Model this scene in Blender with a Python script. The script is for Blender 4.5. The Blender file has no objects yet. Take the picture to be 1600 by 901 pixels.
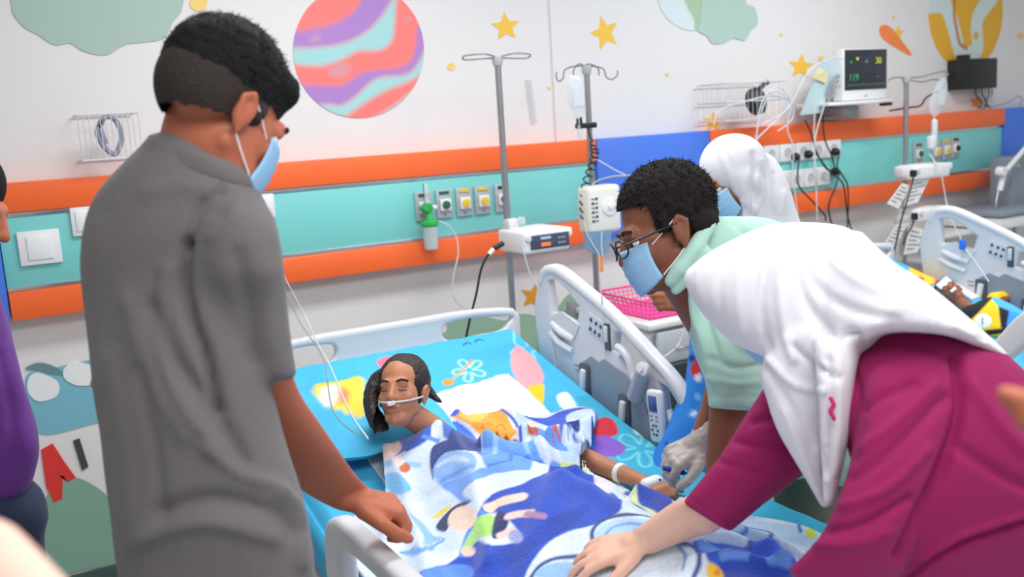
import bpy, bmesh, math, random
import numpy as np
from math import sin, cos, tan, pi, radians, atan2, sqrt
from mathutils import Vector, Matrix, noise

random.seed(7); np.random.seed(7)
SC = bpy.context.scene
COL = SC.collection

# ------------------------------------------------------------------ camera
FPX = 1500.0
PITCH, ROLL, AZ, CAMH = radians(9.81), radians(3.51), radians(29.6), 1.62
_Fh = np.array([sin(AZ), cos(AZ), 0.0]); _R0 = np.array([cos(AZ), -sin(AZ), 0.0]); _Z = np.array([0, 0, 1.0])
FW = cos(PITCH)*_Fh - sin(PITCH)*_Z
_U0 = sin(PITCH)*_Fh + cos(PITCH)*_Z
RT = cos(ROLL)*_R0 - sin(ROLL)*_U0
UP = cos(ROLL)*_U0 + sin(ROLL)*_R0
CAM = np.array([0, 0, CAMH])
cd = bpy.data.cameras.new('camera'); cam = bpy.data.objects.new('camera', cd); COL.objects.link(cam)
cd.sensor_width = 36.0; cd.lens = FPX/1600*36.0
cam.matrix_world = Matrix(((RT[0], UP[0], -FW[0], CAM[0]), (RT[1], UP[1], -FW[1], CAM[1]), (RT[2], UP[2], -FW[2], CAM[2]), (0, 0, 0, 1)))
cd.dof.use_dof = True; cd.dof.focus_distance = 2.35; cd.dof.aperture_fstop = 3.2
cd.clip_start = 0.05
SC.camera = cam

# ------------------------------------------------------------------ light
wd = bpy.data.worlds.new('world'); SC.world = wd; wd.use_nodes = True
bg = wd.node_tree.nodes['Background']; bg.inputs[0].default_value = (0.97, 0.98, 1.0, 1); bg.inputs[1].default_value = 0.70

def area(name, loc, sx, sy, power, rot=(0, 0, 0), col=(1, 1, 1)):
    l = bpy.data.lights.new(name, 'AREA'); l.shape = 'RECTANGLE'; l.size = sx; l.size_y = sy; l.energy = power; l.color = col
    o = bpy.data.objects.new(name, l); o.location = loc; o.rotation_euler = rot; COL.objects.link(o); return o
area('ceiling_panel_light', (1.2, 2.35, 2.78), 1.3, 0.45, 52)
area('ceiling_panel_light', (3.6, 2.35, 2.78), 1.3, 0.45, 50)
area('ceiling_panel_light', (0.6, 0.2, 2.78), 1.6, 1.0, 66)
area('ceiling_panel_light', (3.2, 0.0, 2.78), 1.6, 1.0, 66)

SC.view_settings.view_transform = 'Standard'; SC.view_settings.look = 'None'
SC.view_settings.exposure = -0.66; SC.view_settings.gamma = 1.0; SC.view_settings.use_curve_mapping = False

# ------------------------------------------------------------------ placing helpers: from a sight line of the survey to a point in the room
def ray(x, y): return FW + RT*(x-800)/FPX + UP*(450.5-y)/FPX
def at(x, y, z): return CAM + ray(x, y)*z
def onX(x, y, X): r = ray(x, y); return CAM + r*X/r[0]
def onY(x, y, Y): r = ray(x, y); return CAM + r*Y/r[1]
def onZ(x, y, h): r = ray(x, y); return CAM + r*(h-CAMH)/r[2]
def m(px, z): return px*z/FPX
WALL = 3.666

# ------------------------------------------------------------------ materials
def lin(c):
    if isinstance(c, str): c = tuple(int(c[i:i+2], 16) for i in (0, 2, 4))
    c = [v/255.0 for v in c]
    return tuple(v/12.92 if v <= 0.04045 else ((v+0.055)/1.055)**2.4 for v in c)
MATS = {}
def mat(name, col=(200, 200, 200), rough=0.5, metal=0.0, bump=0.0, bscale=60.0, var=0.0, vscale=8.0, attr=False, trans=0.0, alpha=1.0, emit=None, sheen=0.0, sss=0.0, spec=0.5, weave=0.0):
    if name in MATS: return MATS[name]
    mt = bpy.data.materials.new(name); mt.use_nodes = True; nt = mt.node_tree; N = nt.nodes; L = nt.links
    b = N['Principled BSDF']; c = lin(col)
    b.inputs['Base Color'].default_value = (*c, 1); b.inputs['Roughness'].default_value = rough; b.inputs['Metallic'].default_value = metal
    b.inputs['Specular IOR Level'].default_value = spec
    tc = N.new('ShaderNodeTexCoord')
    src = None
    if attr:
        a = N.new('ShaderNodeAttribute'); a.attribute_name = 'Paint'; src = a.outputs['Color']
    if var > 0 or (not attr and not trans and var >= 0):
        n = N.new('ShaderNodeTexNoise'); n.inputs['Scale'].default_value = vscale; n.inputs['Detail'].default_value = 3
        L.new(tc.outputs['Object'], n.inputs['Vector'])
        mr = N.new('ShaderNodeMapRange'); v = max(var, 0.012); mr.inputs[3].default_value = 1-v; mr.inputs[4].default_value = 1+v
        L.new(n.outputs[0], mr.inputs[0])
        mx = N.new('ShaderNodeMix'); mx.data_type = 'RGBA'; mx.blend_type = 'MULTIPLY'; mx.inputs[0].default_value = 1
        if src: L.new(src, mx.inputs[6])
        else: mx.inputs[6].default_value = (*c, 1)
        L.new(mr.outputs[0], mx.inputs[7]); src = mx.outputs[2]
    if src: L.new(src, b.inputs['Base Color'])
    if bump > 0:
        n2 = N.new('ShaderNodeTexNoise'); n2.inputs['Scale'].default_value = bscale; n2.inputs['Detail'].default_value = 4
        L.new(tc.outputs['Object'], n2.inputs['Vector'])
        bp = N.new('ShaderNodeBump'); bp.inputs['Strength'].default_value = bump; bp.inputs['Distance'].default_value = 0.01
        L.new(n2.outputs[0], bp.inputs['Height']); L.new(bp.outputs[0], b.inputs['Normal'])
    if trans > 0:
        b.inputs['Transmission Weight'].default_value = trans; b.inputs['IOR'].default_value = 1.15
    if alpha < 1: b.inputs['Alpha'].default_value = alpha
    if emit: b.inputs['Emission Color'].default_value = (*lin(emit[0]), 1); b.inputs['Emission Strength'].default_value = emit[1]
    if sheen: b.inputs['Sheen Weight'].default_value = sheen
    if sss: b.inputs['Subsurface Weight'].default_value = sss; b.inputs['Subsurface Radius'].default_value = (0.012, 0.005, 0.003); b.inputs['Subsurface Scale'].default_value = 1.0
    MATS[name] = mt; return mt

PLASTIC = mat('white_plastic', (236, 236, 236), 0.35)
BEDPL = mat('bed_plastic', (216, 216, 219), 0.38)
BEDGR = mat('bed_grey_plastic', (140, 150, 164), 0.42)
DGREY = mat('dark_grey_plastic', (78, 84, 92), 0.4)
BLACK = mat('black_plastic', (26, 27, 30), 0.4)
BLACKC = mat('black_cable_rubber', (22, 22, 25), 0.45)
STEEL = mat('brushed_steel', (178, 178, 180), 0.3, 0.9)
CHROME = mat('mirror_trim', (215, 214, 212), 0.22, 0.95, bump=0.25, bscale=9)
TUBE = mat('clear_tube', (232, 236, 238), 0.25, alpha=0.75)
CLEAR = mat('clear_soft_plastic', (226, 234, 238), 0.12, alpha=0.42, var=-1)
ORANGE = mat('orange_laminate', (255, 110, 50), 0.4)
TEAL = mat('teal_laminate', (128, 214, 210), 0.38)
BLUEL = mat('blue_laminate', (76, 124, 228), 0.4)
PAPER = mat('paper', (240, 240, 238), 0.8)
GREENP = mat('green_plastic', (52, 176, 84), 0.35)
YEL = mat('yellow_plastic', (240, 200, 40), 0.4)

# ------------------------------------------------------------------ object helpers
def finish(me, mt, smooth=True, angle=40):
    if mt: me.materials.append(mt)
    if smooth:
        me.polygons.foreach_set('use_smooth', [True]*len(me.polygons))
        try: me.set_sharp_from_angle(angle=radians(angle))
        except Exception: pass
def link(name, me, parent=None):
    o = bpy.data.objects.new(name, me); COL.objects.link(o)
    if parent is not None:
        o.parent = parent; o.matrix_parent_inverse = Matrix.Translation(-Vector(parent.location))
    return o
def tag(o, label, cat, group=None):
    o['label'] = label; o['category'] = cat
    if group: o['group'] = group
    return o
def thing(name, label, cat, loc, group=None):
    o = bpy.data.objects.new(name, None); o.empty_display_size = 0.05; COL.objects.link(o); o.location = Vector([float(v) for v in loc])
    return tag(o, label, cat, group)
def copy_tree(o, off, label=None, cat=None, parent=None, swap=None):
    c = o.copy(); COL.objects.link(c)
    if parent is None: c.location = Vector(o.location) + Vector(off)
    else: c.parent = parent
    if label: c['label'] = label
    for ch in list(o.children): copy_tree(ch, off, None, None, c)
    return c
def V(*a): return Vector([float(v) for v in a])

class MB:
    def __init__(s): s.v = []; s.f = []
    def add(s, vs, fs):
        k = len(s.v); s.v += [tuple(float(c) for c in v) for v in vs]; s.f += [tuple(i+k for i in f) for f in fs]; return s
    def box(s, c, d, bev=0.0, M=None, seg=2):
        bm = bmesh.new(); bmesh.ops.create_cube(bm, size=1)
        for v in bm.verts: v.co = Vector((v.co.x*d[0], v.co.y*d[1], v.co.z*d[2]))
        if bev > 0: bmesh.ops.bevel(bm, geom=list(bm.edges), offset=min(bev, min(d)*0.49), segments=seg, affect='EDGES', profile=0.5)
        T = Matrix.Translation(V(*c)) @ (M.to_4x4() if M else Matrix.Identity(4))
        vs = [tuple(T @ v.co) for v in bm.verts]; fs = [[v.index for v in f.verts] for f in bm.faces]; bm.free()
        return s.add(vs, fs)
    def tube(s, pts, r, n=8, cap=True):
        P = [V(*p) for p in pts]; K = len(P); rs = r if isinstance(r, (list, tuple)) else [r]*K
        T = [(P[min(i+1, K-1)]-P[max(i-1, 0)]).normalized() for i in range(K)]
        a = Vector((0, 0, 1)) if abs(T[0].z) < 0.9 else Vector((1, 0, 0))
        e = (a - T[0]*a.dot(T[0])).normalized(); vs = []; fs = []
        for i in range(K):
            e = (e - T[i]*e.dot(T[i]))
            e = e.normalized() if e.length > 1e-6 else T[i].orthogonal().normalized()
            g = T[i].cross(e)
            for j in range(n):
                t = 2*pi*j/n; vs.append(P[i] + (e*cos(t)+g*sin(t))*rs[i])
        for i in range(K-1):
            for j in range(n):
                fs.append((i*n+j, i*n+(j+1) % n, (i+1)*n+(j+1) % n, (i+1)*n+j))
        if cap: fs.append(tuple(range(n))[::-1]); fs.append(tuple((K-1)*n+j for j in range(n)))
        return s.add(vs, fs)
    def lathe(s, c, prof, axis=(0, 0, 1), n=24):
        ax = V(*axis).normalized(); e = ax.orthogonal().normalized(); g = ax.cross(e); vs = []; fs = []; C = V(*c)
        for r, h in prof:
            for j in range(n):
                t = 2*pi*j/n; vs.append(C + ax*h + (e*cos(t)+g*sin(t))*max(r, 1e-4))
        K = len(prof)
        for i in range(K-1):
            for j in range(n): fs.append((i*n+j, i*n+(j+1) % n, (i+1)*n+(j+1) % n, (i+1)*n+j))
        fs.append(tuple(range(n))[::-1]); fs.append(tuple((K-1)*n+j for j in range(n)))
        return s.add(vs, fs)
    def prism(s, pts, d):
        """closed polygon (3D points) pushed along vector d"""
        n = len(pts); vs = [V(*p) for p in pts] + [V(*p)+V(*d) for p in pts]
        fs = [tuple(range(n))[::-1], tuple(range(n, 2*n))] + [(i, (i+1) % n, n+(i+1) % n, n+i) for i in range(n)]
        return s.add(vs, fs)
    def sphere(s, c, r, n=12, k=8):
        rx, ry, rz = r if isinstance(r, (tuple, list)) else (r, r, r)
        vs = []; fs = []
        for i in range(k+1):
            p = pi*i/k
            for j in range(n):
                t = 2*pi*j/n; vs.append((c[0]+rx*sin(p)*cos(t), c[1]+ry*sin(p)*sin(t), c[2]+rz*cos(p)))
        for i in range(k):
            for j in range(n): fs.append((i*n+j, (i+1)*n+j, (i+1)*n+(j+1) % n, i*n+(j+1) % n))
        return s.add(vs, fs)
    def build(s, name, mt, parent=None, smooth=True, angle=40):
        me = bpy.data.meshes.new(name); me.from_pydata(s.v, [], s.f)
        bm = bmesh.new(); bm.from_mesh(me); bmesh.ops.remove_doubles(bm, verts=bm.verts, dist=1e-6)
        bmesh.ops.recalc_face_normals(bm, faces=bm.faces); bm.to_mesh(me); bm.free()
        finish(me, mt, smooth, angle); return link(name, me, parent)

def spline(pts, n=8, closed=False):
    P = [np.array(p, float) for p in pts]; K = len(P); out = []
    rng = range(K) if closed else range(K-1)
    for i in rng:
        g = (lambda j: P[j % K]) if closed else (lambda j: P[min(max(j, 0), K-1)])
        p0, p1, p2, p3 = g(i-1), g(i), g(i+1), g(i+2)
        for k in range(n):
            t = k/n
            out.append(0.5*((2*p1)+(-p0+p2)*t+(2*p0-5*p1+4*p2-p3)*t*t+(-p0+3*p1-3*p2+p3)*t**3))
    if not closed: out.append(P[-1])
    return out

def plate(name, outlines, frame, thick, bevel, mt, parent=None, res=2):
    """a slab with rounded edges and holes: 2D outlines (first = outside) in the frame (origin, ax, ay, az)"""
    cu = bpy.data.curves.new('c', 'CURVE'); cu.dimensions = '2D'; cu.fill_mode = 'BOTH'
    cu.extrude = max(thick/2-bevel, 0.0001); cu.bevel_depth = bevel; cu.bevel_resolution = res; cu.offset = -bevel
    for pts in outlines:
        sp = cu.splines.new('POLY'); sp.points.add(len(pts)-1); sp.use_cyclic_u = True
        for i, p in enumerate(pts): sp.points[i].co = (p[0], p[1], 0, 1)
    o = bpy.data.objects.new('c', cu); COL.objects.link(o)
    me = bpy.data.meshes.new_from_object(o.evaluated_get(bpy.context.evaluated_depsgraph_get()))
    bpy.data.objects.remove(o)
    O, ax, ay, az = [V(*q) for q in frame]
    M = Matrix(((ax.x, ay.x, az.x, O.x), (ax.y, ay.y, az.y, O.y), (ax.z, ay.z, az.z, O.z), (0, 0, 0, 1)))
    me.transform(M)
    bm = bmesh.new(); bm.from_mesh(me); bmesh.ops.remove_doubles(bm, verts=bm.verts, dist=2e-5)
    bmesh.ops.recalc_face_normals(bm, faces=bm.faces); bm.to_mesh(me); bm.free()
    me.materials.clear(); finish(me, mt, True, 35)
    me.name = name; return link(name, me, parent)

# painting: colour attribute laid out in the surface's own 2D coordinates
def inpoly(X, Y, poly):
    r = np.zeros(X.shape, bool); n = len(poly)
    for i in range(n):
        x0, y0 = poly[i][0], poly[i][1]; x1, y1 = poly[(i+1) % n][0], poly[(i+1) % n][1]
        if y0 == y1: continue
        r ^= ((Y > min(y0, y1)) & (Y <= max(y0, y1)) & (X < (x1-x0)*(Y-y0)/(y1-y0)+x0))
    return r
def pdist(X, Y, pts):
    d = np.full(X.shape, 1e9)
    for a, b in zip(pts[:-1], pts[1:]):
        ax, ay, bx, by = a[0], a[1], b[0], b[1]; L2 = (bx-ax)**2+(by-ay)**2+1e-12
        t = np.clip(((X-ax)*(bx-ax)+(Y-ay)*(by-ay))/L2, 0, 1)
        d = np.minimum(d, np.hypot(X-ax-t*(bx-ax), Y-ay-t*(by-ay)))
    return d
def paint(X, Y, base, layers, conv, soft=0.0015):
    """layers: ('poly', px points, colour[, opacity]) ('curve', ...) smoothed polygon, ('stroke', px points, half width m, colour)"""
    shp = X.shape; FX, FY = np.ravel(X), np.ravel(Y)
    CC = np.empty((FX.size, 3)); CC[:] = lin(base)
    for L in layers:
        kind = L[0]
        pad = soft+(L[2] if kind == 'stroke' else 0)
        if kind == 'ell':
            cx, cy, rx, ry, rot = L[1]
            bp = [conv(cx+rx*cos(t)*cos(rot)-ry*sin(t)*sin(rot), cy+rx*cos(t)*sin(rot)+ry*sin(t)*cos(rot)) for t in np.linspace(0, 2*pi, 20, endpoint=False)]
        elif kind == 'poly': bp = [conv(*p) for p in L[1]]
        else: bp = [conv(*p) for p in spline(L[1], 4 if kind == 'curve' else 5, kind == 'curve')]
        q = np.array(bp); sel = np.nonzero((FX > q[:, 0].min()-pad) & (FX < q[:, 0].max()+pad) & (FY > q[:, 1].min()-pad) & (FY < q[:, 1].max()+pad))[0]
        if not len(sel): continue
        X, Y = FX[sel], FY[sel]; C = CC[sel]; c = np.array(lin(L[3] if kind == 'stroke' else L[2])); op = L[-1] if isinstance(L[-1], float) else 1
        if kind == 'stroke': w = np.clip((L[2]-pdist(X, Y, bp))/soft*0.5+0.5, 0, 1)*op
        else: w = np.clip(np.where(inpoly(X, Y, bp), 1, -1)*pdist(X, Y, bp+[bp[0]])/soft*0.5+0.5, 0, 1)*op
        CC[sel] = C*(1-w[:, None])+c*w[:, None]
    return CC.reshape(shp+(3,))
def set_paint(me, C):
    a = me.color_attributes.new('Paint', 'FLOAT_COLOR', 'POINT')
    C = np.asarray(C).reshape(-1, 3); a.data.foreach_set('color', np.hstack([C, np.ones((len(C), 1))]).astype(np.float32).ravel())
PAINTM = mat('wall_paint', rough=0.55, attr=True)
wallconv = lambda x, y: (onY(x, y, WALL)[0], onY(x, y, WALL)[2])
def decal(name, label, outline, base, layers=(), smooth=True, Y=WALL-0.004, rings=40, cat='wall sticker', group=None, soft=0.004):
    pts = spline(outline, 8, True) if smooth else [np.array(p, float) for p in outline]
    if not smooth:
        q = []
        for i in range(len(pts)):
            a, b = pts[i], pts[(i+1) % len(pts)]
            q += [a+(b-a)*k/4 for k in range(4)]
        pts = q
    W2 = np.array([wallconv(*p) for p in pts]); c = W2.mean(0); n = len(W2)
    rings = rings if layers else 3
    vs = [(c[0], Y, c[1])]; 
    for i in range(1, rings+1):
        for j in range(n):
            q = c+(W2[j]-c)*i/rings; vs.append((q[0], Y, q[1]))
    fs = [(0, 1+(j+1) % n, 1+j) for j in range(n)]
    for i in range(rings-1):
        for j in range(n): fs.append((1+i*n+j, 1+i*n+(j+1) % n, 1+(i+1)*n+(j+1) % n, 1+(i+1)*n+j))
    k = 1+(rings-1)*n; b0 = len(vs)
    for j in range(n): v = vs[k+j]; vs.append((v[0], WALL-0.0002, v[2]))
    for j in range(n): fs.append((k+j, k+(j+1) % n, b0+(j+1) % n, b0+j))
    me = bpy.data.meshes.new(name); me.from_pydata(vs, [], fs); A = np.array(vs)
    set_paint(me, paint(A[:, 0], A[:, 2], base, layers, wallconv, soft))
    me.materials.append(PAINTM); o = link(name, me); tag(o, label, cat, group); return o
def sheet_grid(name, xs, ys, zfun, keep, col, mt, thick=0.004, parent=None):
    """cloth over a height field; faces kept where keep(X,Y)"""
    X, Y = np.meshgrid(xs, ys); Z = zfun(X, Y); nx, ny = len(xs), len(ys)
    K = keep(X, Y); kf = K[:-1, :-1] & K[1:, :-1] & K[:-1, 1:] & K[1:, 1:]
    idx = np.arange(nx*ny).reshape(ny, nx)
    F = np.stack([idx[:-1, :-1][kf], idx[:-1, 1:][kf], idx[1:, 1:][kf], idx[1:, :-1][kf]], -1)
    used = np.zeros(nx*ny, bool); used[F.ravel()] = True; remap = np.cumsum(used)-1
    Vt = np.stack([X.ravel(), Y.ravel(), Z.ravel()], -1)[used]; F = remap[F]
    me = bpy.data.meshes.new(name); me.from_pydata(Vt.tolist(), [], F.tolist())
    set_paint(me, col(X, Y).reshape(-1, 3)[used]); me.materials.append(mt)
    me.polygons.foreach_set('use_smooth', [True]*len(me.polygons))
    o = link(name, me, parent); s = o.modifiers.new('thickness', 'SOLIDIFY'); s.thickness = thick; s.offset = -1
    return o

# ------------------------------------------------------------------ the setting
def slab_obj(name, c, d, mt):
    o = MB().box(c, d).build(name, mt, None, False); o['kind'] = 'structure'; return o
WALLM = mat('wall_white_paint', (229, 226, 225), 0.6, bump=0.03, bscale=40)
slab_obj('wall_back', (2.6, WALL+0.06, 1.4), (9.4, 0.12, 2.84), WALLM)
slab_obj('wall_left', (-2.1, 1.2, 1.4), (0.12, 5.0, 2.84), WALLM)
slab_obj('floor', (2.6, 0.9, -0.05), (9.4, 6.6, 0.1), mat('vinyl_floor', (196, 202, 200), 0.35, var=0.03, vscale=3))
slab_obj('ceiling', (2.6, 0.9, 2.85), (9.4, 6.6, 0.1), mat('ceiling_white', (238, 238, 236), 0.8))
o = MB().box((2.6, WALL-0.008, 0.05), (9.4, 0.016, 0.10), 0.003).build('baseboard_back', mat('dark_green_vinyl', (60, 82, 76), 0.5)); o['kind'] = 'structure'
a, b = onY(862, 100, WALL), onY(962, 100, WALL)
o = MB().box(((a[0]+b[0])/2, WALL-0.004, 2.14), (b[0]-a[0], 0.010, 1.27)).build('trim_1', WALLM, smooth=False); o['kind'] = 'structure'

# head panels along the wall
T0, T1, T2, T3 = 1.522, 1.425, 1.160, 1.065      # top, under top strip, over bottom strip, bottom
def bedhead(x0, x1, label):
    t = thing('bedhead_panel', label, 'wall panel', ((x0+x1)/2, WALL, T3)); xc = (x0+x1)/2; w = x1-x0
    MB().box((xc, WALL-0.045, (T0+T1)/2), (w, 0.09, T0-T1), 0.004).build('top_strip', ORANGE, t)
    MB().box((xc, WALL-0.045, (T2+T3)/2), (w, 0.09, T2-T3), 0.004).build('bottom_strip', ORANGE, t)
    MB().box((xc, WALL-0.036, (T1+T2)/2), (w, 0.072, T1-T2-0.03), 0.002).build('centre_board', TEAL, t)
    MB().box((xc, WALL-0.038, T1-0.008), (w, 0.075, 0.0155), 0.001).build('mirror_trim', CHROME, t)
    MB().box((xc, WALL-0.038, T2+0.008), (w, 0.075, 0.0155), 0.001).build('mirror_trim', CHROME, t)
    return t
xb0 = onY(934, 260, WALL-0.09)[0]; xb1 = onY(1110, 240, WALL-0.09)[0]; xb2 = onY(1571, 200, WALL-0.09)[0]; xbL = onY(14, 480, WALL-0.09)[0]
bedhead(xbL+0.004, xb0-0.004, 'teal and orange bedhead wall panel behind the near bed')
bedhead(xb1+0.004, xb2-0.004, 'teal and orange bedhead wall panel with double socket rows')
for (p, q, lb) in ((xb0, xb1, 'plain blue wall panel between the two bedhead panels'), (xb2, xb2+0.9, 'blue wall panel cut by the right edge of the photo'), (xbL-0.9, xbL, 'blue wall panel at the left edge behind the purple shirt')):
    o = MB().box(((p+q)/2, WALL-0.045, (T0+T3)/2), (q-p, 0.09, T0-T3), 0.004).build('wall_panel', BLUEL); tag(o, lb, 'wall panel')

# ------------------------------------------------------------------ wall stickers
def zc(x0, y0, s): return lambda pts: [(x0+p[0]/s, y0+p[1]/s) for p in pts]
g = zc(400, 0, 3.004)
def circ(cx, cy, rx, ry, n=20): return [(cx+rx*cos(2*pi*i/n), cy+ry*sin(2*pi*i/n)) for i in range(n)]
bnd = [g(q) for q in (
 [(160, 45), (200, 28), (260, 10), (300, -40)],
 [(160, 152), (300, 130), (400, 95), (470, 40), (500, -20), (510, -60)],
 [(160, 226), (300, 222), (420, 200), (530, 140), (600, 60), (640, -10), (650, -60)],
 [(160, 300), (300, 310), (400, 280), (480, 240), (580, 235), (635, 190), (650, 100), (658, -60)],
 [(200, 400), (290, 400), (400, 402), (480, 350), (560, 330), (660, 320), (720, 290), (745, 230), (758, 130), (800, 60)],
 [(200, 500), (340, 490), (400, 495), (470, 450), (540, 385), (600, 360), (690, 355), (745, 320), (790, 240)],
 [(380, 575), (430, 540), (530, 470), (620, 420), (700, 390), (800, 335)],
 [(500, 580), (560, 550), (640, 500), (730, 430), (800, 380)])]
S = [spline(q, 6) for q in bnd]
CO, PU, TE = (250, 126, 120), (176, 130, 200), (166, 214, 214)
lay = [('poly', S[0]+[(455, -60)], TE), ('poly', S[1]+S[2][::-1], PU), ('poly', S[2]+S[3][::-1], TE), ('poly', S[4]+S[5][::-1], PU), ('poly', S[5]+S[6][::-1], TE), ('poly', S[7]+[(680, 220), (560, 220)], TE)]
lay += [('ell', (cx, cy, r, r*0.6, -0.3), (205, 160, 170), 0.7) for cx, cy, r in ((530, 110, 17), (492, 60, 9), (635, 30, 6))]
decal('planet_sticker', 'round wall sticker of a planet with wavy coral, purple and teal stripes', circ(560, 79, 102, 105), CO, lay, rings=60, soft=0.012)
decal('cloud_sticker', 'large grey green cloud wall sticker in the top left corner', [(18, 10), (35, 40), (60, 55), (85, 70), (110, 68), (130, 80), (165, 86), (195, 70), (225, 66), (255, 60), (270, 35), (285, 10), (270, -40), (40, -40)], (168, 192, 182))
decal('cloud_sticker', 'grey green cloud wall sticker beside the pale globe, top right of centre', [(1094, 30), (1090, 48), (1103, 56), (1113, 68), (1130, 67), (1145, 60), (1163, 63), (1172, 48), (1183, 36), (1178, 12), (1165, 5), (1160, -25), (1120, -30), (1098, -5)], (176, 201, 190), Y=WALL-0.0055)
decal('globe_sticker', 'pale blue globe wall sticker with a green landmass, partly above the frame', circ(1085, -10, 58, 58), (214, 228, 230), [('curve', [(1065, -20), (1072, 10), (1083, 30), (1085, 48), (1094, 40), (1097, 10), (1090, -30)], (168, 196, 160))], rings=30)
pY = lambda *q: [(1040+a/2.857, b/2.857) for a, b in q]
decal('planet_sticker', 'yellow oval planet wall sticker with pale winding stripe', circ(1508, 16, 58, 93), (235, 176, 48),
      [('stroke', pY((1150, 20), (1230, 18), (1262, 60), (1290, 150), (1310, 225), (1345, 250), (1390, 215), (1385, 120), (1400, 60), (1460, -20)), 0.052, (214, 226, 226)),
       ('stroke', pY((1290, -20), (1285, 60), (1300, 150), (1312, 195), (1340, 215)), 0.012, (196, 128, 66)), ('ell', (1524, 56, 4, 7, 0), (222, 180, 60))], rings=44, soft=0.006)
decal('comet_sticker', 'orange tapering comet wall sticker beside a small yellow star', [(1374, 44), (1380, 39), (1390, 42), (1402, 56), (1424, 86), (1400, 75), (1382, 63), (1375, 54)], (250, 136, 74))
def star(cx, cy, r, rot, label, col=(246, 194, 66), k=0.45, sx=1.0, Y=WALL-0.003):
    pts = [(cx+sx*(r if i % 2 == 0 else r*k)*sin(rot+pi*i/5), cy-(r if i % 2 == 0 else r*k)*cos(rot+pi*i/5)) for i in range(10)]
    decal('star_sticker', label, pts, col, smooth=False, Y=Y)
star(790, 42, 23, -0.1, 'yellow star wall sticker between the striped planet and the thin steel pole top')
star(943, 52, 29, -0.3, 'tall tilted yellow star wall sticker left of the globe', sx=0.8, Y=WALL-0.0105)
star(1251, 104, 20, 0.1, 'yellow star wall sticker left of the patient monitor')
star(1402, 51, 11, 0.1, 'small yellow star wall sticker tucked behind the orange comet')
star(1114, 190, 16, 0.0, 'low yellow star wall sticker resting on the blue panel edge')
star(1525, 160, 11, 0.2, 'tiny orange star wall sticker under the black wall box', (240, 150, 60))
star(833, 463, 21, 0.2, 'mustard star wall sticker low beside the near bed rail', (226, 160, 40))
for cx, cy, r, lb in ((705, 104, 6, 'pale yellow dot sticker between striped planet and tall steel pole'), (1282, 91, 4, 'small yellow dot sticker above the left edge of the monitor'), (1594, 56, 5, 'yellow dot sticker at the right edge of the wall'), (1220, 54, 2.5, 'tiny dot sticker high above the yellow star near the monitor'), (1396, 27, 2.5, 'tiny dot sticker above the orange comet'), (1042, 116, 3, 'tiny dot sticker below the grey green cloud and pale globe'), (858, 137, 2.5, 'tiny dot sticker left of the clear drip bag'), (310, 4, 14, 'pale yellow round sticker at the top edge above the dark haired man')):
    decal('dot_sticker', lb, circ(cx, cy, r, r, 8), (244, 206, 120))
decal('hill_sticker', 'sage green hill wall sticker seen through the near headboard', [(560, 520), (600, 515), (690, 520), (700, 500), (740, 492), (790, 500), (815, 490), (850, 500), (880, 540), (900, 620), (700, 640), (560, 600)], (150, 184, 160))
decal('hill_sticker', 'sage green hill wall sticker low at left beside the grey shirt', [(66, 800), (80, 765), (110, 745), (150, 760), (190, 800), (230, 880), (150, 886), (70, 893)], (132, 172, 152), Y=WALL-0.0045)
decal('hill_sticker', 'green hill wall sticker glimpsed through the near side rail', [(868, 500), (878, 470), (900, 455), (925, 470), (940, 500), (938, 560), (880, 560)], (150, 184, 160))
decal('sky_band_sticker', 'pale blue sky band wall sticker low at left', [(40, 590), (80, 575), (200, 560), (220, 640), (150, 660), (70, 678), (50, 650)], (122, 184, 202))
decal('cloud_sticker', 'white cloud wall sticker on the low blue band', [(45, 590), (60, 582), (90, 596), (88, 618), (60, 626), (44, 612)], (238, 240, 240), Y=WALL-0.007)
decal('cloud_sticker', 'white cloud wall sticker higher on the low blue band beside the grey shirt', [(100, 575), (120, 565), (150, 575), (150, 596), (125, 602), (102, 592)], (238, 240, 240), Y=WALL-0.007)
decal('arch_sticker', 'dark teal arc wall sticker above the low white cloud', [(40, 575), (60, 566), (85, 572), (100, 584), (80, 584), (60, 578)], (106, 142, 142), Y=WALL-0.006)
decal('ribbon_sticker', 'red forked ribbon wall sticker low at left', [(64, 702), (82, 692), (100, 720), (118, 745), (106, 752), (98, 742), (97, 778), (84, 784), (72, 760)], (224, 54, 48), smooth=False, Y=WALL-0.006)
decal('bar_sticker', 'short black bar wall sticker beside the red ribbon', [(114, 688), (124, 684), (138, 728), (128, 734)], (66, 66, 70), smooth=False, Y=WALL-0.006)

# ------------------------------------------------------------------ outlets, sockets and what hangs on the wall
def gas_outlet(px, py, label, dialcol, topcol, group=None):
    p = onY(px, py, WALL-0.075); x, z = p[0], p[2]; t = thing('gas_outlet', label, 'gas outlet', (x, WALL-0.074, z), group)
    MB().box((x, WALL-0.079, z), (0.074, 0.012, 0.118), 0.003).build('face_plate', mat('outlet_plate', (186, 190, 196), 0.35, 0.2), t)
    MB().box((x, WALL-0.092, z-0.004), (0.050, 0.016, 0.050), 0.005).build('valve_block', PLASTIC, t)
    MB().lathe((x, WALL-0.100, z-0.004), [(0.017, 0), (0.017, 0.006), (0.006, 0.008)], (0, -1, 0)).build('dial', dialcol, t)
    MB().box((x, WALL-0.087, z+0.046), (0.044, 0.006, 0.012), 0.001).build('colour_label', topcol, t)
    MB().lathe((x, WALL-0.084, z-0.046), [(0.004, 0), (0.003, 0.004)], (0, -1, 0), 8).build('screw', DGREY, t)
    return t
DGREEN = mat('dark_green', (40, 104, 84), 0.4)
gas_outlet(661, 322, 'gas outlet holding the green oxygen flowmeter', DGREEN, DGREEN)
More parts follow.
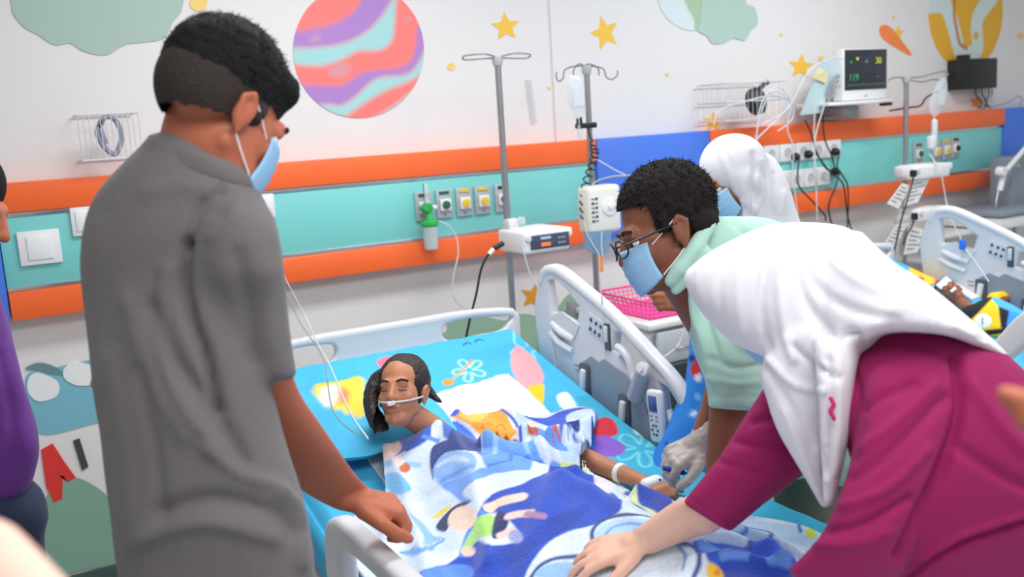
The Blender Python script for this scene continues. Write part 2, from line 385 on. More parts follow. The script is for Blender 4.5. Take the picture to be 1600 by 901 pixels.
gas_outlet(693, 318, 'green dial gas outlet right of the oxygen flowmeter', DGREEN, DGREEN)
gas_outlet(724, 315, 'yellow dial gas outlet, left of the yellow pair', YEL, YEL)
gas_outlet(753, 312, 'yellow dial gas outlet, right of the yellow pair', YEL, YEL)
gas_outlet(784, 309, 'black dial gas outlet half behind the steel pole', BLACK, BLACK)
gas_outlet(1433, 239, 'far bed gas outlet with green connector', DGREEN, DGREEN)
gas_outlet(1461, 236, 'far bed yellow dial gas outlet behind the drip bag tubing', YEL, YEL)
gas_outlet(1477, 233, 'far bed yellow dial gas outlet between tubing and black dial outlet', YEL, YEL)
gas_outlet(1491, 230, 'far bed gas outlet with black dial, rightmost of its row', BLACK, BLACK)

# oxygen flowmeter
p = onY(668, 325, WALL-0.13); X, Zz = p[0], p[2]
t = thing('oxygen_flowmeter', 'green oxygen flowmeter with clear humidifier bottle', 'flowmeter', (X, WALL-0.13, Zz-0.12))
MB().tube([(X-0.012, WALL-0.1, Zz), (X-0.012, WALL-0.15, Zz)], 0.012, 12).lathe((X, WALL-0.13, Zz-0.02), [(0.014, 0), (0.019, 0.01), (0.019, 0.035), (0.012, 0.042)]).build('valve_body', GREENP, t)
MB().lathe((X+0.022, WALL-0.13, Zz), [(0.006, 0), (0.010, 0.004), (0.010, 0.016)], (1, 0, 0), 16).build('knob', PLASTIC, t)
MB().lathe((X, WALL-0.13, Zz+0.02), [(0.010, 0), (0.010, 0.075), (0.006, 0.08)], n=16).build('flow_tube', CLEAR, t)
MB().tube([(X-0.012, WALL-0.13, Zz+0.01), (X-0.012, WALL-0.13, Zz+0.10)], 0.0015, 6).build('gauge_rod', DGREEN, t)
MB().lathe((X+0.004, WALL-0.13, Zz-0.075), [(0.030, 0), (0.036, 0.006), (0.036, 0.018), (0.020, 0.026), (0.012, 0.055)]).build('bottle_lid', GREENP, t)
MB().lathe((X+0.004, WALL-0.13, Zz-0.17), [(0.024, 0), (0.029, 0.004), (0.032, 0.09), (0.030, 0.096)]).build('humidifier_bottle', CLEAR, t)
MB().lathe((X+0.004, WALL-0.13, Zz-0.166), [(0.022, 0), (0.027, 0.004), (0.028, 0.045)]).build('water', mat('water', (205, 222, 226), 0.1, alpha=0.55, var=-1), t)

def bedhead_board_piece(): pass
# left switch plates
def wall_plate(px, py, w, h, label, name='switch_plate', cat='switch'):
    p = onY(px, py, WALL-0.075); t = thing(name, label, cat, (p[0], WALL-0.074, p[2]))
    MB().box((p[0], WALL-0.080, p[2]), (w, 0.014, h), 0.004).build('cover', PLASTIC, t)
    MB().box((p[0], WALL-0.089, p[2]), (w*0.6, 0.006, h*0.7), 0.003).build('rocker', mat('rocker_white', (238, 238, 240), 0.3), t)
wall_plate(62, 386, 0.13, 0.115, 'white square switch plate on the teal panel at far left')
wall_plate(128, 345, 0.07, 0.10, 'white switch plate half hidden by the grey shirt')
wall_plate(416, 322, 0.06, 0.09, 'white switch plate just right of the grey shirt shoulder')
# socket rows
for row, (ya, yb, n, lb) in enumerate(((238.5, 226, 6, 'upper'), (281, 269, 5, 'lower'))):
    xa = 1178 if row == 0 else 1202; xe = 1301 if row == 0 else 1285
    t = thing('socket_row', lb+' row of white sockets on the far teal panel', 'socket', tuple(onY(xa, ya, WALL-0.074)))
    pa, pb = onY(xa, ya+6-(0), WALL-0.08), onY(xe, yb+4, WALL-0.08); zc0 = (pa[2]+pb[2])/2; step = (pb[0]-pa[0])/(n-1)
    MB().box(((pa[0]+pb[0])/2, WALL-0.077, zc0), (step*n+0.01, 0.010, 0.098), 0.003).build('mounting_frame', PLASTIC, t)
    for i in range(n):
        x = pa[0]+step*i
        MB().box((x, WALL-0.085, zc0), (step*0.95, 0.008, 0.088), 0.003).build('socket', PLASTIC, t)
        MB().lathe((x, WALL-0.090, zc0), [(0.024, 0), (0.023, 0.002), (0.018, 0.001), (0.018, -0.004)], (0, -1, 0), 20).build('socket_well', mat('socket_grey', (196, 198, 200), 0.4), t)
SOCKZ = {}
def cable(name, pts, r, mt, label, cat='cable', n=6, tagit=True, group=None):
    o = MB().tube(spline(pts, 8), r, n).build(name, mt)
    if tagit: tag(o, label, cat, group)
    return o
def pw(x, y, off=0.12): return onY(x, y, WALL-off)
def plug_cable(px, py, path, label):
    p = pw(px, py, 0.10); t = thing('plug_and_cable', label, 'cable', tuple(p))
    MB().lathe((p[0], p[1]+0.012, p[2]), [(0.021, 0), (0.021, 0.022), (0.014, 0.034), (0.006, 0.04)], (0, -1, 0), 16).build('plug', BLACK, t)
    MB().tube(spline([tuple(p+np.array([0, -0.03, 0]))]+[tuple(pw(x, y, o)) for x, y, o in path], 8), 0.0042, 6).build('cord', BLACKC, t)
plug_cable(1243, 245, [(1247, 262, .14), (1248, 290, .13), (1270, 315, .13), (1288, 335, .13), (1290, 345, .13)], 'black plug and cord, leftmost in the socket row')
plug_cable(1263, 241, [(1275, 240, .16), (1290, 260, .15), (1305, 275, .14), (1318, 290, .14), (1325, 340, .14), (1338, 380, .14)], 'black plug with cord, second in the socket row')
plug_cable(1305, 237, [(1308, 260, .16), (1315, 272, .15), (1325, 295, .14), (1324, 360, .14)], 'black plug in the last socket of the upper row')
plug_cable(1305, 268, [(1306, 290, .15), (1295, 320, .14), (1298, 345, .14), (1302, 351, .14)], 'black plug below the socket rows with drooping cord')
for i, q in enumerate(([(1286, 180, .2), (1288, 215, .15), (1300, 245, .13), (1305, 266, .13)], [(1258, 188, .2), (1266, 205, .16), (1272, 225, .14), (1276, 238, .14), (1290, 262, .13), (1303, 268, .13)])):
    cable('cable', [tuple(pw(*v)) for v in q], 0.004, BLACKC, ['black cord falling straight from the monitor shelf to a plug', 'black cord curving from the wire basket end to the sockets'][i])

# patient monitor on its shelf
D = 3.45
t = thing('patient_monitor', 'patient monitor with dark screen and green and yellow numbers', 'monitor', tuple(onY(1355, 160, D)))
pc = onY(1350.5, 116, D); 
def mfrm(pl, pr, pt, pb): pass
a = onY(1317, 76, D); b = onY(1387, 77, D); c = onY(1318, 158, D); d = onY(1390, 156, D)
w = b[0]-a[0]; h = a[2]-c[2]; MX, MZ = (a[0]+b[0])/2, (a[2]+c[2])/2
MB().box((MX, D+0.035, MZ), (w, 0.07, h), 0.012).build('housing', PLASTIC, t)
MB().box((MX, D-0.002, MZ+h*0.09), (w*0.93, 0.006, h*0.77), 0.002).build('screen', mat('dark_screen', (46, 50, 58), 0.25), t)
MB().box((MX, D+0.07, MZ-h*0.1), (w*0.6, 0.06, h*0.6), 0.02).build('rear_case', mat('grey_case', (168, 170, 174), 0.5), t)
MB().lathe((MX, D-0.001, MZ-h*0.42), [(0.006, 0), (0.005, 0.003)], (0, -1, 0), 12).build('knob', BEDGR, t)
def text(name, body, size, loc, mt, parent, rot=(pi/2, 0, 0)):
    cu = bpy.data.curves.new(name, 'FONT'); cu.body = body; cu.size = size; cu.extrude = 0.0006; cu.align_x = 'CENTER'; cu.align_y = 'CENTER'
    o = bpy.data.objects.new('tmp', cu); COL.objects.link(o)
    me = bpy.data.meshes.new_from_object(o.evaluated_get(bpy.context.evaluated_depsgraph_get())); bpy.data.objects.remove(o)
    me.transform(Matrix.Translation(V(*loc)) @ Matrix.Rotation(rot[2], 4, 'Z') @ Matrix.Rotation(rot[0], 4, 'X')); me.materials.clear(); me.materials.append(mt)
    return link(name, me, parent)
GLG = mat('screen_green', (40, 150, 90), emit=((50, 190, 100), 0.5)); GLY = mat('screen_yellow', (190, 190, 40), emit=((210, 210, 60), 0.6)); GLW = mat('screen_grey', (150, 160, 170), emit=((150, 160, 170), 0.3))
text('readout', '119', 0.048, (MX-w*0.28, D-0.006, MZ-h*0.06), GLG, t); text('readout', '30', 0.045, (MX+w*0.27, D-0.006, MZ+h*0.25), GLY, t)
text('readout', '-/-', 0.03, (MX, D-0.006, MZ+h*0.25), GLW, t); text('readout', '---', 0.022, (MX+w*0.25, D-0.006, MZ-h*0.05), GLW, t)
MB().box((MX-w*0.2, D-0.006, MZ+h*0.30), (0.014, 0.002, 0.014)).build('status_icon', GLY, t); MB().box((MX-w*0.34, D-0.006, MZ+h*0.24), (0.01, 0.002, 0.01)).build('status_icon', GLG, t)
tr = MB(); xx = np.linspace(-0.42, 0.42, 60)
tr.tube([(MX+w*q, D-0.006, MZ-h*0.2+0.004*sin(q*60)) for q in xx], 0.0008, 4).build('trace_line', GLW, t)
t = thing('monitor_shelf', 'white wall shelf and bracket under the patient monitor', 'shelf', tuple(onY(1350, 170, WALL)))
a = onY(1288, 162, D); b = onY(1390, 155, D)
MB().box(((a[0]+b[0])/2, D+0.08, a[2]-0.004), (b[0]-a[0], 0.22, 0.018), 0.005).build('shelf_board', PLASTIC, t)
MB().box(((a[0]+b[0])/2, (D+WALL)/2+0.03, a[2]-0.045), (0.12, WALL-D-0.02, 0.05), 0.008).build('bracket_arm', mat('grey_metal', (160, 164, 168), 0.4, 0.5), t)
MB().box(((a[0]+b[0])/2, WALL-0.01, a[2]-0.06), (0.09, 0.02, 0.16), 0.004).build('wall_plate', STEEL, t)
MB().box((b[0]-0.03, D, a[2]-0.022), (0.045, 0.05, 0.016), 0.004).build('clamp_foot', BLACK, t)
# module tower beside the monitor, sagging tubes, bag
t = thing('clear_tubing_packet', 'sealed clear tubing packet leaning beside the patient monitor', 'packet', tuple(onY(1260, 170, D)))
q = [onY(x, y, D+0.04) for x, y in ((1252, 180), (1283, 176), (1313, 98), (1290, 92), (1278, 115))]
MB().prism(q, (0, 0.012, 0)).build('packet_front', mat('packet_plastic', (196, 220, 224), 0.25, alpha=0.85), t)
q = [onY(x, y, D+0.03) for x, y in ((1270, 122), (1290, 130), (1296, 115), (1280, 106))]
MB().prism(q, (0, 0.004, 0)).build('printed_label', mat('pale_yellow', (232, 222, 170), 0.6), t)
for i in range(4):
    o = cable('coiled_cable', [tuple(onY(x, y+i*8, D+0.02+0.01*i)) for x, y in ((1292, 146), (1302, 122), (1316, 120), (1312, 136))], 0.005, mat('grey_cable', (150, 152, 158), 0.5), 'grey cable loop bunched at the left of the patient monitor', group='grey cable loops beside the monitor')

# wire basket on the wall with a pressure gauge inside
t = thing('wire_basket', 'white wire basket on the wall holding a black gauge', 'basket', tuple(onY(1185, 190, D)))
a = onY(1133, 130, D); b = onY(1230, 125, D); cz = onY(1150, 188, D)
wb = MB(); x0, x1, zt, zb = a[0], b[0], a[2], cz[2]
for y in (D, WALL-0.02):
    for k in range(15): x = x0+(x1-x0)*k/14; wb.tube([(x, y, zt), (x, y, zb)], 0.0016, 4)
for k in range(5): x = x0 if k % 2 == 0 else x1; y = D+(WALL-0.02-D)*k/4; wb.tube([(x0, y, zt), (x0, y, zb)], 0.0016, 4); wb.tube([(x1, y, zt), (x1, y, zb)], 0.0016, 4)
for k in range(15): x = x0+(x1-x0)*k/14; wb.tube([(x, D, zb), (x, WALL-0.02, zb)], 0.0014, 4)
wr = wb.build('wire_mesh', mat('white_wire', (214, 214, 216), 0.35), t); wr['kind'] = 'stuff'
for z in (zt, (zt+zb)/2, zb): MB().tube([(x0, D, z), (x1, D, z), (x1, WALL-0.02, z), (x0, WALL-0.02, z), (x0, D, z)], 0.003, 6).build('rim_wire', mat('white_wire'), t)
p = onY(1175, 160, D+0.08); t = thing('pressure_gauge', 'black pressure gauge resting inside the wire basket', 'gauge', tuple(p))
MB().lathe((p[0], p[1], p[2]), [(0.055, 0), (0.066, 0.008), (0.066, 0.04), (0.05, 0.05)], (0.2, -1, 0.2)).build('gauge_body', BLACK, t)
MB().lathe((p[0], p[1]-0.05, p[2]+0.01), [(0.045, 0), (0.044, 0.004)], (0.2, -1, 0.2)).build('gauge_face', DGREY, t)
q = [tuple(onY(x, y, D+0.04)) for x, y in ((1200, 128), (1190, 135), (1180, 150))]; MB().tube(spline(q, 5), 0.012, 8).build('grip', BLACK, t)
for i, q in enumerate(([(1115, 195), (1125, 172), (1165, 158), (1205, 150), (1235, 158), (1238, 185), (1215, 205)], [(1180, 215), (1195, 160), (1215, 135), (1235, 160), (1230, 200), (1238, 225), (1240, 250)],
                       [(1182, 220), (1186, 175), (1200, 145), (1225, 148), (1228, 175), (1200, 190)], [(1190, 195), (1230, 170), (1265, 110), (1300, 92), (1318, 92)], [(1177, 222), (1205, 195), (1235, 165)])):
    cable('tubing', [tuple(onY(x, y, D-0.03-0.008*i)) for x, y in q], 0.0034, mat('white_tubing', (214, 216, 220), 0.35), ['pale tubing loop hanging widest left of the wire basket', 'pale tubing rising over the basket and falling to the sockets', 'small pale tubing ring over the black gauge', 'pale tube rising from the basket to the monitor', 'short pale tube slanting below the basket'][i], 'tubing')
for i, q in enumerate(([(1238, 250), (1242, 300), (1248, 345)], [(1275, 140), (1272, 200), (1274, 260), (1277, 345)], [(1288, 165), (1276, 205), (1272, 240), (1276, 300)])):
    cable('tubing', [tuple(onY(x, y, D-0.06)) for x, y in q], 0.003, mat('white_tubing'), ['thin white tube hanging left of the sockets', 'thin white tube hanging straight past the sockets', 'thin white tube slanting from the monitor shelf'][i], 'tubing')

# black wall box with cables
t = thing('wall_box', 'black electronic box mounted under the yellow planet', 'control box', tuple(onY(1530, 115, WALL)))
a = onY(1504, 92, WALL-0.1); b = onY(1558, 137, WALL-0.1)
MB().box(((a[0]+b[0])/2, WALL-0.05, (a[2]+b[2])/2), (b[0]-a[0], 0.10, a[2]-b[2]), 0.006).build('case', BLACK, t)
p = onY(1510, 92, WALL-0.08); MB().box((p[0], p[1]+0.02, p[2]), (0.05, 0.06, 0.05), 0.005).build('connector_block', BLACK, t)
p = onY(1497, 130, WALL-0.05); MB().box((p[0], p[1], p[2]), (0.05, 0.05, 0.04), 0.005).build('side_bracket', BLACK, t)
for i in range(6):
    x = 1524+i*5; MB().tube(spline([tuple(onY(x, 137, WALL-0.06)), tuple(onY(x+1, 148, WALL-0.06)), tuple(onY(1534+(i % 3)*4, 160, WALL-0.06)), tuple(onY(1530+i*4, 168, WALL-0.08))], 6), 0.004, 6).build('lead', mat('grey_cable') if i % 2 else BLACKC, t)
cable('cable', [tuple(onY(x, y, WALL-0.03)) for x, y in ((1505, 92), (1495, 105), (1480, 125))], 0.004, BLACKC, 'short black cord rising to the black wall box')
cable('cable', [tuple(onY(x, y, WALL-0.05)) for x, y in ((1545, 168), (1575, 160), (1590, 150), (1597, 156), (1594, 164))], 0.003, mat('grey_cable'), 'grey cord curling right of the black wall box')
cable('cable', [tuple(onY(x, y, WALL-0.11)) for x, y in ((1390, 173), (1420, 168), (1438, 165), (1448, 152), (1470, 140), (1480, 128))], 0.005, BLACKC, 'black cord running along the wall left of the hanging drip set')
# clear packet on the wall right of thin pole
q = [onY(x, y, WALL-0.004) for x, y in ((821, 124), (829, 124), (838, 190), (830, 194))]
o = MB().prism(q, (0, -0.004, 0)).build('clear_strip', mat('clear_strip', (226, 226, 228), 0.3, alpha=0.4, var=-1), None, False); tag(o, 'faint clear plastic strip stuck on the white wall right of the steel pole', 'plastic strip')
# ------------------------------------------------------------------ drip stands
def drip_stand(x, y, ztop, label, hooks):
    t = thing('drip_stand', label, 'drip stand', (x, y, 0))
    MB().tube([(x, y, 0.12), (x, y, ztop)], 0.0125, 14).build('pole', STEEL, t)
    MB().tube([(x, y, 0.10), (x, y, 0.62)], 0.017, 14).build('lower_pole', STEEL, t)
    for k in range(5):
        a = 2*pi*k/5+0.3; r = 0.24
        l = MB().tube([(x, y, 0.12), (x+r*cos(a), y+r*sin(a), 0.075)], [0.014, 0.010], 8).build('leg', STEEL, t)
        MB().lathe((x+r*cos(a)-0.008, y+r*sin(a), 0.03), [(0.03, 0), (0.03, 0.02)], (1, 0, 0), 16).tube([(x+r*cos(a), y+r*sin(a), 0.04), (x+r*cos(a), y+r*sin(a), 0.08)], 0.006).build('caster', DGREY, l)
    for q in hooks: MB().tube(spline(q, 8), 0.0032, 6).build('hook', STEEL, t)
    MB().lathe((x, y, ztop-0.03), [(0.016, 0), (0.02, 0.01), (0.02, 0.03), (0.012, 0.036)]).build('top_cap', mat('cap_grey', (176, 178, 182), 0.35), t)
    return t
Y1 = 3.2; p1 = onY(777, 90, Y1)
hk = lambda pts, Y: [tuple(onY(x, y, Y)) for x, y in pts]
def loop(x, sx, y, z): return [(x, y, z), (x+sx*0.06, y-0.02, z+0.012), (x+sx*0.13, y-0.01, z+0.010), (x+sx*0.145, y, z+0.004), (x+sx*0.13, y+0.01, z-0.004), (x+sx*0.05, y+0.01, z-0.002), (x, y, z)]
drip_stand(p1[0], Y1, p1[2], 'tall thin steel drip stand behind the near headboard, T shaped top', [loop(p1[0], -1, Y1, p1[2]), loop(p1[0], 1, Y1, p1[2])])
Y2 = 3.3; p2 = onY(913, 105, Y2)
drip_stand(p2[0]+0.01, Y2, p2[2], 'drip stand with wire hooks, clear bag and coiled cord', [hk(q, Y2) for q in (
    [(913, 103), (895, 104), (882, 110), (880, 122), (873, 127), (869, 120), (870, 112)], [(913, 103), (930, 104), (943, 108), (947, 120), (956, 124), (964, 118), (965, 110)], [(913, 103), (905, 100), (897, 108), (896, 118)], [(913, 103), (922, 100), (934, 106), (936, 118)])])
Y3 = 3.3; p3 = onY(1416, 120, Y3)
drip_stand(p3[0], Y3, p3[2], 'drip stand by the far bed carrying two white pumps', [hk(q, Y3) for q in ([(1416, 122), (1400, 121), (1390, 124), (1388, 128)], [(1416, 122), (1440, 120), (1462, 114), (1478, 112), (1482, 118)], [(1416, 124), (1440, 128), (1458, 124), (1470, 126)])])

def drip_bag(pts, Y, label, chamber=None):
    t = thing('drip_bag', label, 'drip bag', tuple(onY(*pts[0], Y)))
    q = [onY(x, y, Y)-(_Z*0) for x, y in spline(pts, 5, True)]
    c = sum(q)/len(q); vs = []; fs = []; n = len(q)
    for k, (s, d) in enumerate(((0.0, -0.016), (0.55, -0.014), (1, 0), (0.55, 0.014), (0, 0.016))):
        for j in range(n): vs.append(tuple(c+(q[j]-c)*max(s, 0.01)+np.array([0, d, 0])))
    for k in range(4):
        for j in range(n): fs.append((k*n+j, k*n+(j+1) % n, (k+1)*n+(j+1) % n, (k+1)*n+j))
    MB().add(vs, fs).build('bag', CLEAR, t)
    zs = [v[2] for v in q]
    MB().box((c[0], Y-0.017, c[2]), (0.05, 0.002, (max(zs)-min(zs))*0.4)).build('printed_label', mat('bag_label', (224, 228, 234), 0.6, alpha=0.8, var=-1), t)
    zb = min(zs); xb = q[int(np.argmin(zs))][0]
    MB().tube([(xb, Y, zb+0.005), (xb, Y, zb-0.025)], 0.004).lathe((xb, Y, zb-0.08), [(0.004, 0), (0.009, 0.012), (0.010, 0.05), (0.005, 0.056)]).build('drip_chamber', CLEAR, t)
    return t
drip_bag([(886, 122), (896, 118), (908, 124), (912, 150), (915, 178), (905, 186), (897, 180), (888, 158)], Y2-0.03, 'clear drip bag hanging from the wire hook stand')
drip_bag([(1470, 122), (1480, 128), (1478, 160), (1462, 182), (1452, 172), (1455, 150)], Y3-0.03, 'clear crumpled drip bag hanging beside the black wall box')
p = onY(1460, 195, Y3-0.03)
o = MB().lathe(tuple(p), [(0.008, -0.10), (0.016, -0.09), (0.016, 0.02), (0.006, 0.03)]).build('drip_filter', mat('frosted_plastic', (224, 230, 234), 0.4)); tag(o, 'frosted filter chamber hanging below the far drip bag', 'drip filter')
p = onY(1456, 222, Y3-0.03)
o = MB().box(tuple(p), (0.05, 0.035, 0.07), 0.012).build('flow_clamp', mat('frosted_plastic')); tag(o, 'pale flow clamp in front of the far gas outlets', 'clamp')
# clamp and coiled cord on the hook stand
p = onY(915, 196, Y2-0.02); t = thing('pole_clamp', 'black clamp screwed on the hook stand', 'clamp', tuple(p))
MB().box(tuple(p), (0.075, 0.05, 0.022), 0.005).build('clamp_body', BLACK, t); MB().box((p[0]-0.03, p[1], p[2]+0.02), (0.014, 0.03, 0.03), 0.004).build('clamp_jaw', BLACK, t)
MB().lathe((p[0]+0.035, p[1], p[2]), [(0.012, 0), (0.012, 0.014)], (1, 0, 0), 10).build('clamp_screw', BLACK, t)
path = spline(hk([(918, 200), (926, 225), (930, 240), (924, 262), (915, 290), (912, 320), (914, 345)], Y2-0.05), 26)
pts = []
for i, q in enumerate(path):
    k = min(1, max(0, (i-14)/20)); a = i*0.62
    pts.append(tuple(q+np.array([0.016*cos(a)*k, 0.016*sin(a)*k, 0.006*sin(a)*k])))
o = MB().tube(pts, 0.0032, 6).build('cable', BLACKC); tag(o, 'black coiled cord dangling along the hook stand', 'cable')
cable('tubing', hk([(931, 248), (945, 256), (962, 266), (985, 277)], Y2-0.06), 0.003, mat('white_tubing'), 'white tube crossing the blue panel behind the doctor', 'tubing')
# white humidifier unit with text and hanging blue bag
a = onY(918, 292, Y2-0.1); b = onY(972, 360, Y2-0.1)
t = thing('humidifier_unit', 'white boxy breathing unit with printed notes on the hook stand', 'medical device', (a[0], Y2-0.04, b[2]))
MB().box(((a[0]+b[0])/2, Y2-0.06, (a[2]+b[2])/2), (b[0]-a[0], 0.09, a[2]-b[2]), 0.018, seg=3).build('casing', mat('cream_plastic', (232, 230, 222), 0.4), t)
MB().lathe(((a[0]+b[0])/2+0.02, Y2-0.104, (a[2]+b[2])/2+0.01), [(0.04, 0), (0.036, 0.006), (0.012, 0.008), (0.012, 0.016), (0.004, 0.017)], (0, -1, 0)).build('dial', PLASTIC, t)
for i in range(6):
    for j in range(2):
        MB().box((a[0]+0.018+j*0.018, Y2-0.107, a[2]-0.05-i*0.018), (0.013, 0.002, 0.004+0.005*((i+j) % 2))).build('printed_mark', DGREY, t, False)
MB().tube(spline(hk([(922, 296), (930, 284), (955, 276), (985, 274)], Y2-0.08), 6), 0.004, 8).build('wire_handle', STEEL, t)
t = thing('hanging_bag', 'thin blue and clear bag hanging under the breathing unit', 'bag', tuple(onY(935, 365, Y2-0.1)))
MB().prism([onY(x, y, Y2-0.11) for x, y in ((915, 362), (956, 360), (952, 392), (944, 400), (934, 400), (922, 392), (915, 388))], (0, 0.012, 0)).build('bag_body', mat('blue_film', (128, 168, 200), 0.3, alpha=0.7, bump=0.5, bscale=20), t)
MB().prism([onY(x, y, Y2-0.115) for x, y in ((934, 400), (941, 399), (943, 424), (937, 426))], (0, 0.006, 0)).build('orange_label', mat('orange_label', (250, 140, 40), 0.5), t)
for i, q in enumerate(([(913, 345), (917, 365), (928, 385), (936, 400), (937, 430), (940, 470)], [(940, 362), (940, 385), (942, 400)], [(938, 425), (944, 470), (946, 500), (948, 560), (952, 600), (951, 640)])):
    cable('tubing', hk(q, [Y2-0.12, Y2-0.12, 2.7][i]) if i < 2 else [tuple(onX(x, y, 1.66)) for x, y in [(940, 462), (943, 500), (946, 560), (951, 600), (951, 645)]], 0.003, mat('white_tubing'), ['white tube looping down the left of the hook stand', 'short white tube under the breathing unit', 'thin white tube hanging over the near side rail'][i], 'tubing')
# blue bag clear marks

# infusion pumps
def pump(x, y, z, w, d, h, label, face=True, yaw=0.0):
    t = thing('infusion_pump', label, 'infusion pump', (x, y, z))
    R3 = Matrix.Rotation(yaw, 3, 'Z')
    def wp(px, py, pz): return tuple(V(x, y, z)+R3 @ V(px, py, pz))
    MB().box(wp(0, 0, h/2), (w, d, h), 0.012, R3, 3).build('housing', PLASTIC, t)
    MB().box(wp(0, 0.01, h+0.001), (w*0.8, d*0.7, 0.006), 0.002, R3).build('top_lid', mat('lid_white', (236, 237, 240), 0.3), t)
    if face:
        MB().box(wp(0.01, -d/2-0.001, h*0.5), (w*0.84, 0.006, h*0.62), 0.002, R3).build('control_face', mat('control_face', (70, 78, 98), 0.3), t)
        MB().box(wp(-0.01, -d/2-0.005, h*0.66), (w*0.22, 0.002, h*0.12), 0, R3).build('display', mat('display_grey', (170, 186, 206), 0.3, emit=((150, 170, 200), 0.25)), t)
        MB().box(wp(-0.01, -d/2-0.005, h*0.38), (w*0.2, 0.002, h*0.16), 0, R3).build('warning_light', mat('orange_lamp', (255, 120, 60), 0.4, emit=((255, 110, 50), 0.6)), t)
        for i in range(6): MB().box(wp(w*0.24+0.012*(i % 3), -d/2-0.005, h*(0.38+0.22*(i//3))), (0.008, 0.002, h*0.1), 0, R3).build('key', mat('key_grey', (150, 156, 170), 0.4), t)
    MB().lathe(wp(-w*0.42, -d/2-0.001, h*0.7), [(0.013, 0), (0.013, 0.006), (0.006, 0.008)], tuple(R3 @ V(0, -1, 0)), 14).build('tube_guide', BEDPL, t)
    MB().box(wp(w/2+0.012, -0.02, h*0.75), (0.03, d*0.6, 0.035), 0.008, R3).build('carry_handle', PLASTIC, t)
    return t
a = onY(826, 398, 3.02); b = onY(894, 390, 3.02)
pump((a[0]+b[0])/2-0.005, 3.13, a[2]-0.002, b[0]-a[0]+0.01, 0.20, 0.085, 'infusion pump with dark display on the thin stand by the near bed')
q = onY(797, 350, 3.18); t = thing('pole_clamp', 'grey clamp knob above the near infusion pump', 'clamp', tuple(q))
MB().box((p1[0]+0.01, 3.19, q[2]), (0.05, 0.05, 0.04), 0.008).build('clamp_body', BEDPL, t); MB().lathe((p1[0]+0.035, 3.17, q[2]+0.01), [(0.016, 0), (0.016, 0.02), (0.008, 0.024)], (0.6, -0.8, 0), 10).build('clamp_screw', CLEAR, t)
t = thing('power_cord', 'black cord with white collar from the near pump', 'cable', hk([(780, 383)], 3.1)[0])
MB().tube(spline(hk([(784, 381), (774, 386), (764, 396), (752, 420), (744, 460), (735, 495), (728, 528), (722, 560)], 3.12), 8), 0.0045, 8).build('cord', BLACKC, t)
MB().tube(hk([(786, 380), (772, 388)], 3.12), 0.010, 10).build('plug', BLACK, t); MB().tube(hk([(771, 389), (764, 397)], 3.12), 0.009, 10).build('collar', PLASTIC, t)
cable('tubing', hk([(686, 345), (700, 352), (712, 368), (716, 395), (709, 430), (708, 460), (722, 478), (760, 490), (800, 497)], 3.3), 0.0028, mat('white_tubing'), 'white oxygen tube looping from the flowmeter', 'tubing')
cable('tubing', hk([(816, 385), (820, 400), (830, 432), (842, 450), (850, 452)], 3.0), 0.0028, mat('white_tubing'), 'white tube hanging from the near infusion pump', 'tubing')
cable('tubing', [tuple(v) for v in (onY(443, 430, 3.0), onY(480, 500, 3.0), onY(493, 530, 2.8), onZ(515, 570, 1.0), onZ(545, 640, .95), onZ(575, 685, .93))], 0.0022, mat('white_tubing'), 'thin clear line falling behind the grey shirt to the child', 'tubing')
cable('tubing', [tuple(v) for v in (onY(446, 455, 2.95), onY(470, 505, 2.9), onY(505, 560, 2.75), onZ(520, 640, .95), onZ(560, 680, .93))], 0.0018, mat('grey_cable'), 'thin grey line beside the clear line near the child pillow', 'tubing')
cable('tubing', [tuple(onX(x, y, 1.655)) for x, y in ((862, 520), (865, 555), (872, 590))], 0.002, mat('white_tubing'), 'thin tube hanging from the rail tray', 'tubing')
a = onY(1428, 282, 3.2); b = onY(1484, 277, 3.2)
pump((a[0]+b[0])/2, 3.26, a[2], b[0]-a[0], 0.13, 0.07, 'upper white pump on the far bed stand', face=False)
a = onY(1434, 348, 3.2); b = onY(1478, 343, 3.2)
pump((a[0]+b[0])/2, 3.26, a[2], b[0]-a[0], 0.13, 0.065, 'lower white pump on the far bed stand', face=False)
for i, (pa, pb) in enumerate((((1425, 268), (1410, 270)), ((1430, 340), (1408, 342)))):
    q = onY(*pb, 3.27); o = MB().box(tuple(q), (0.06, 0.06, 0.05), 0.01).build('pole_clamp', BEDPL); tag(o, ['white clamp of the upper far pump', 'white clamp of the lower far pump'][i], 'clamp')
cable('cable', hk([(1427, 270), (1426, 282), (1418, 310), (1408, 345), (1400, 380), (1394, 400)], 3.15), 0.0045, BLACKC, 'black cord from the upper far pump')
cable('cable', hk([(1429, 335), (1426, 350), (1418, 365), (1410, 382)], 3.14), 0.0045, BLACKC, 'short black cord from the lower far pump')
for i, q in enumerate(((1427, 271), (1429, 338))):
    p = onY(*q, 3.17); o = MB().box(tuple(p), (0.022, 0.03, 0.035), 0.005).build('plug', BLACK); tag(o, ['black plug at the upper far pump', 'black plug at the lower far pump'][i], 'plug')
cable('tubing', [tuple(v) for v in (onY(1452, 240, 3.25), onY(1460, 252, 3.2), onY(1470, 270, 3.15), onY(1482, 330, 3.1), onY(1500, 370, 2.7), onX(1504, 382, 3.68), onX(1525, 410, 3.66), onX(1545, 440, 3.64))], 0.0032, mat('white_tubing'), 'white line from the far drip set over the far side rail', 'tubing')
p = onX(1504, 382, 3.66); o = MB().box(tuple(p), (0.02, 0.025, 0.045), 0.006).build('roller_clamp', mat('blue_clip', (50, 120, 230), 0.4)); tag(o, 'small blue roller clamp on the far drip line', 'clamp')
PRN = mat('printed_sheet', attr=True, rough=0.7)
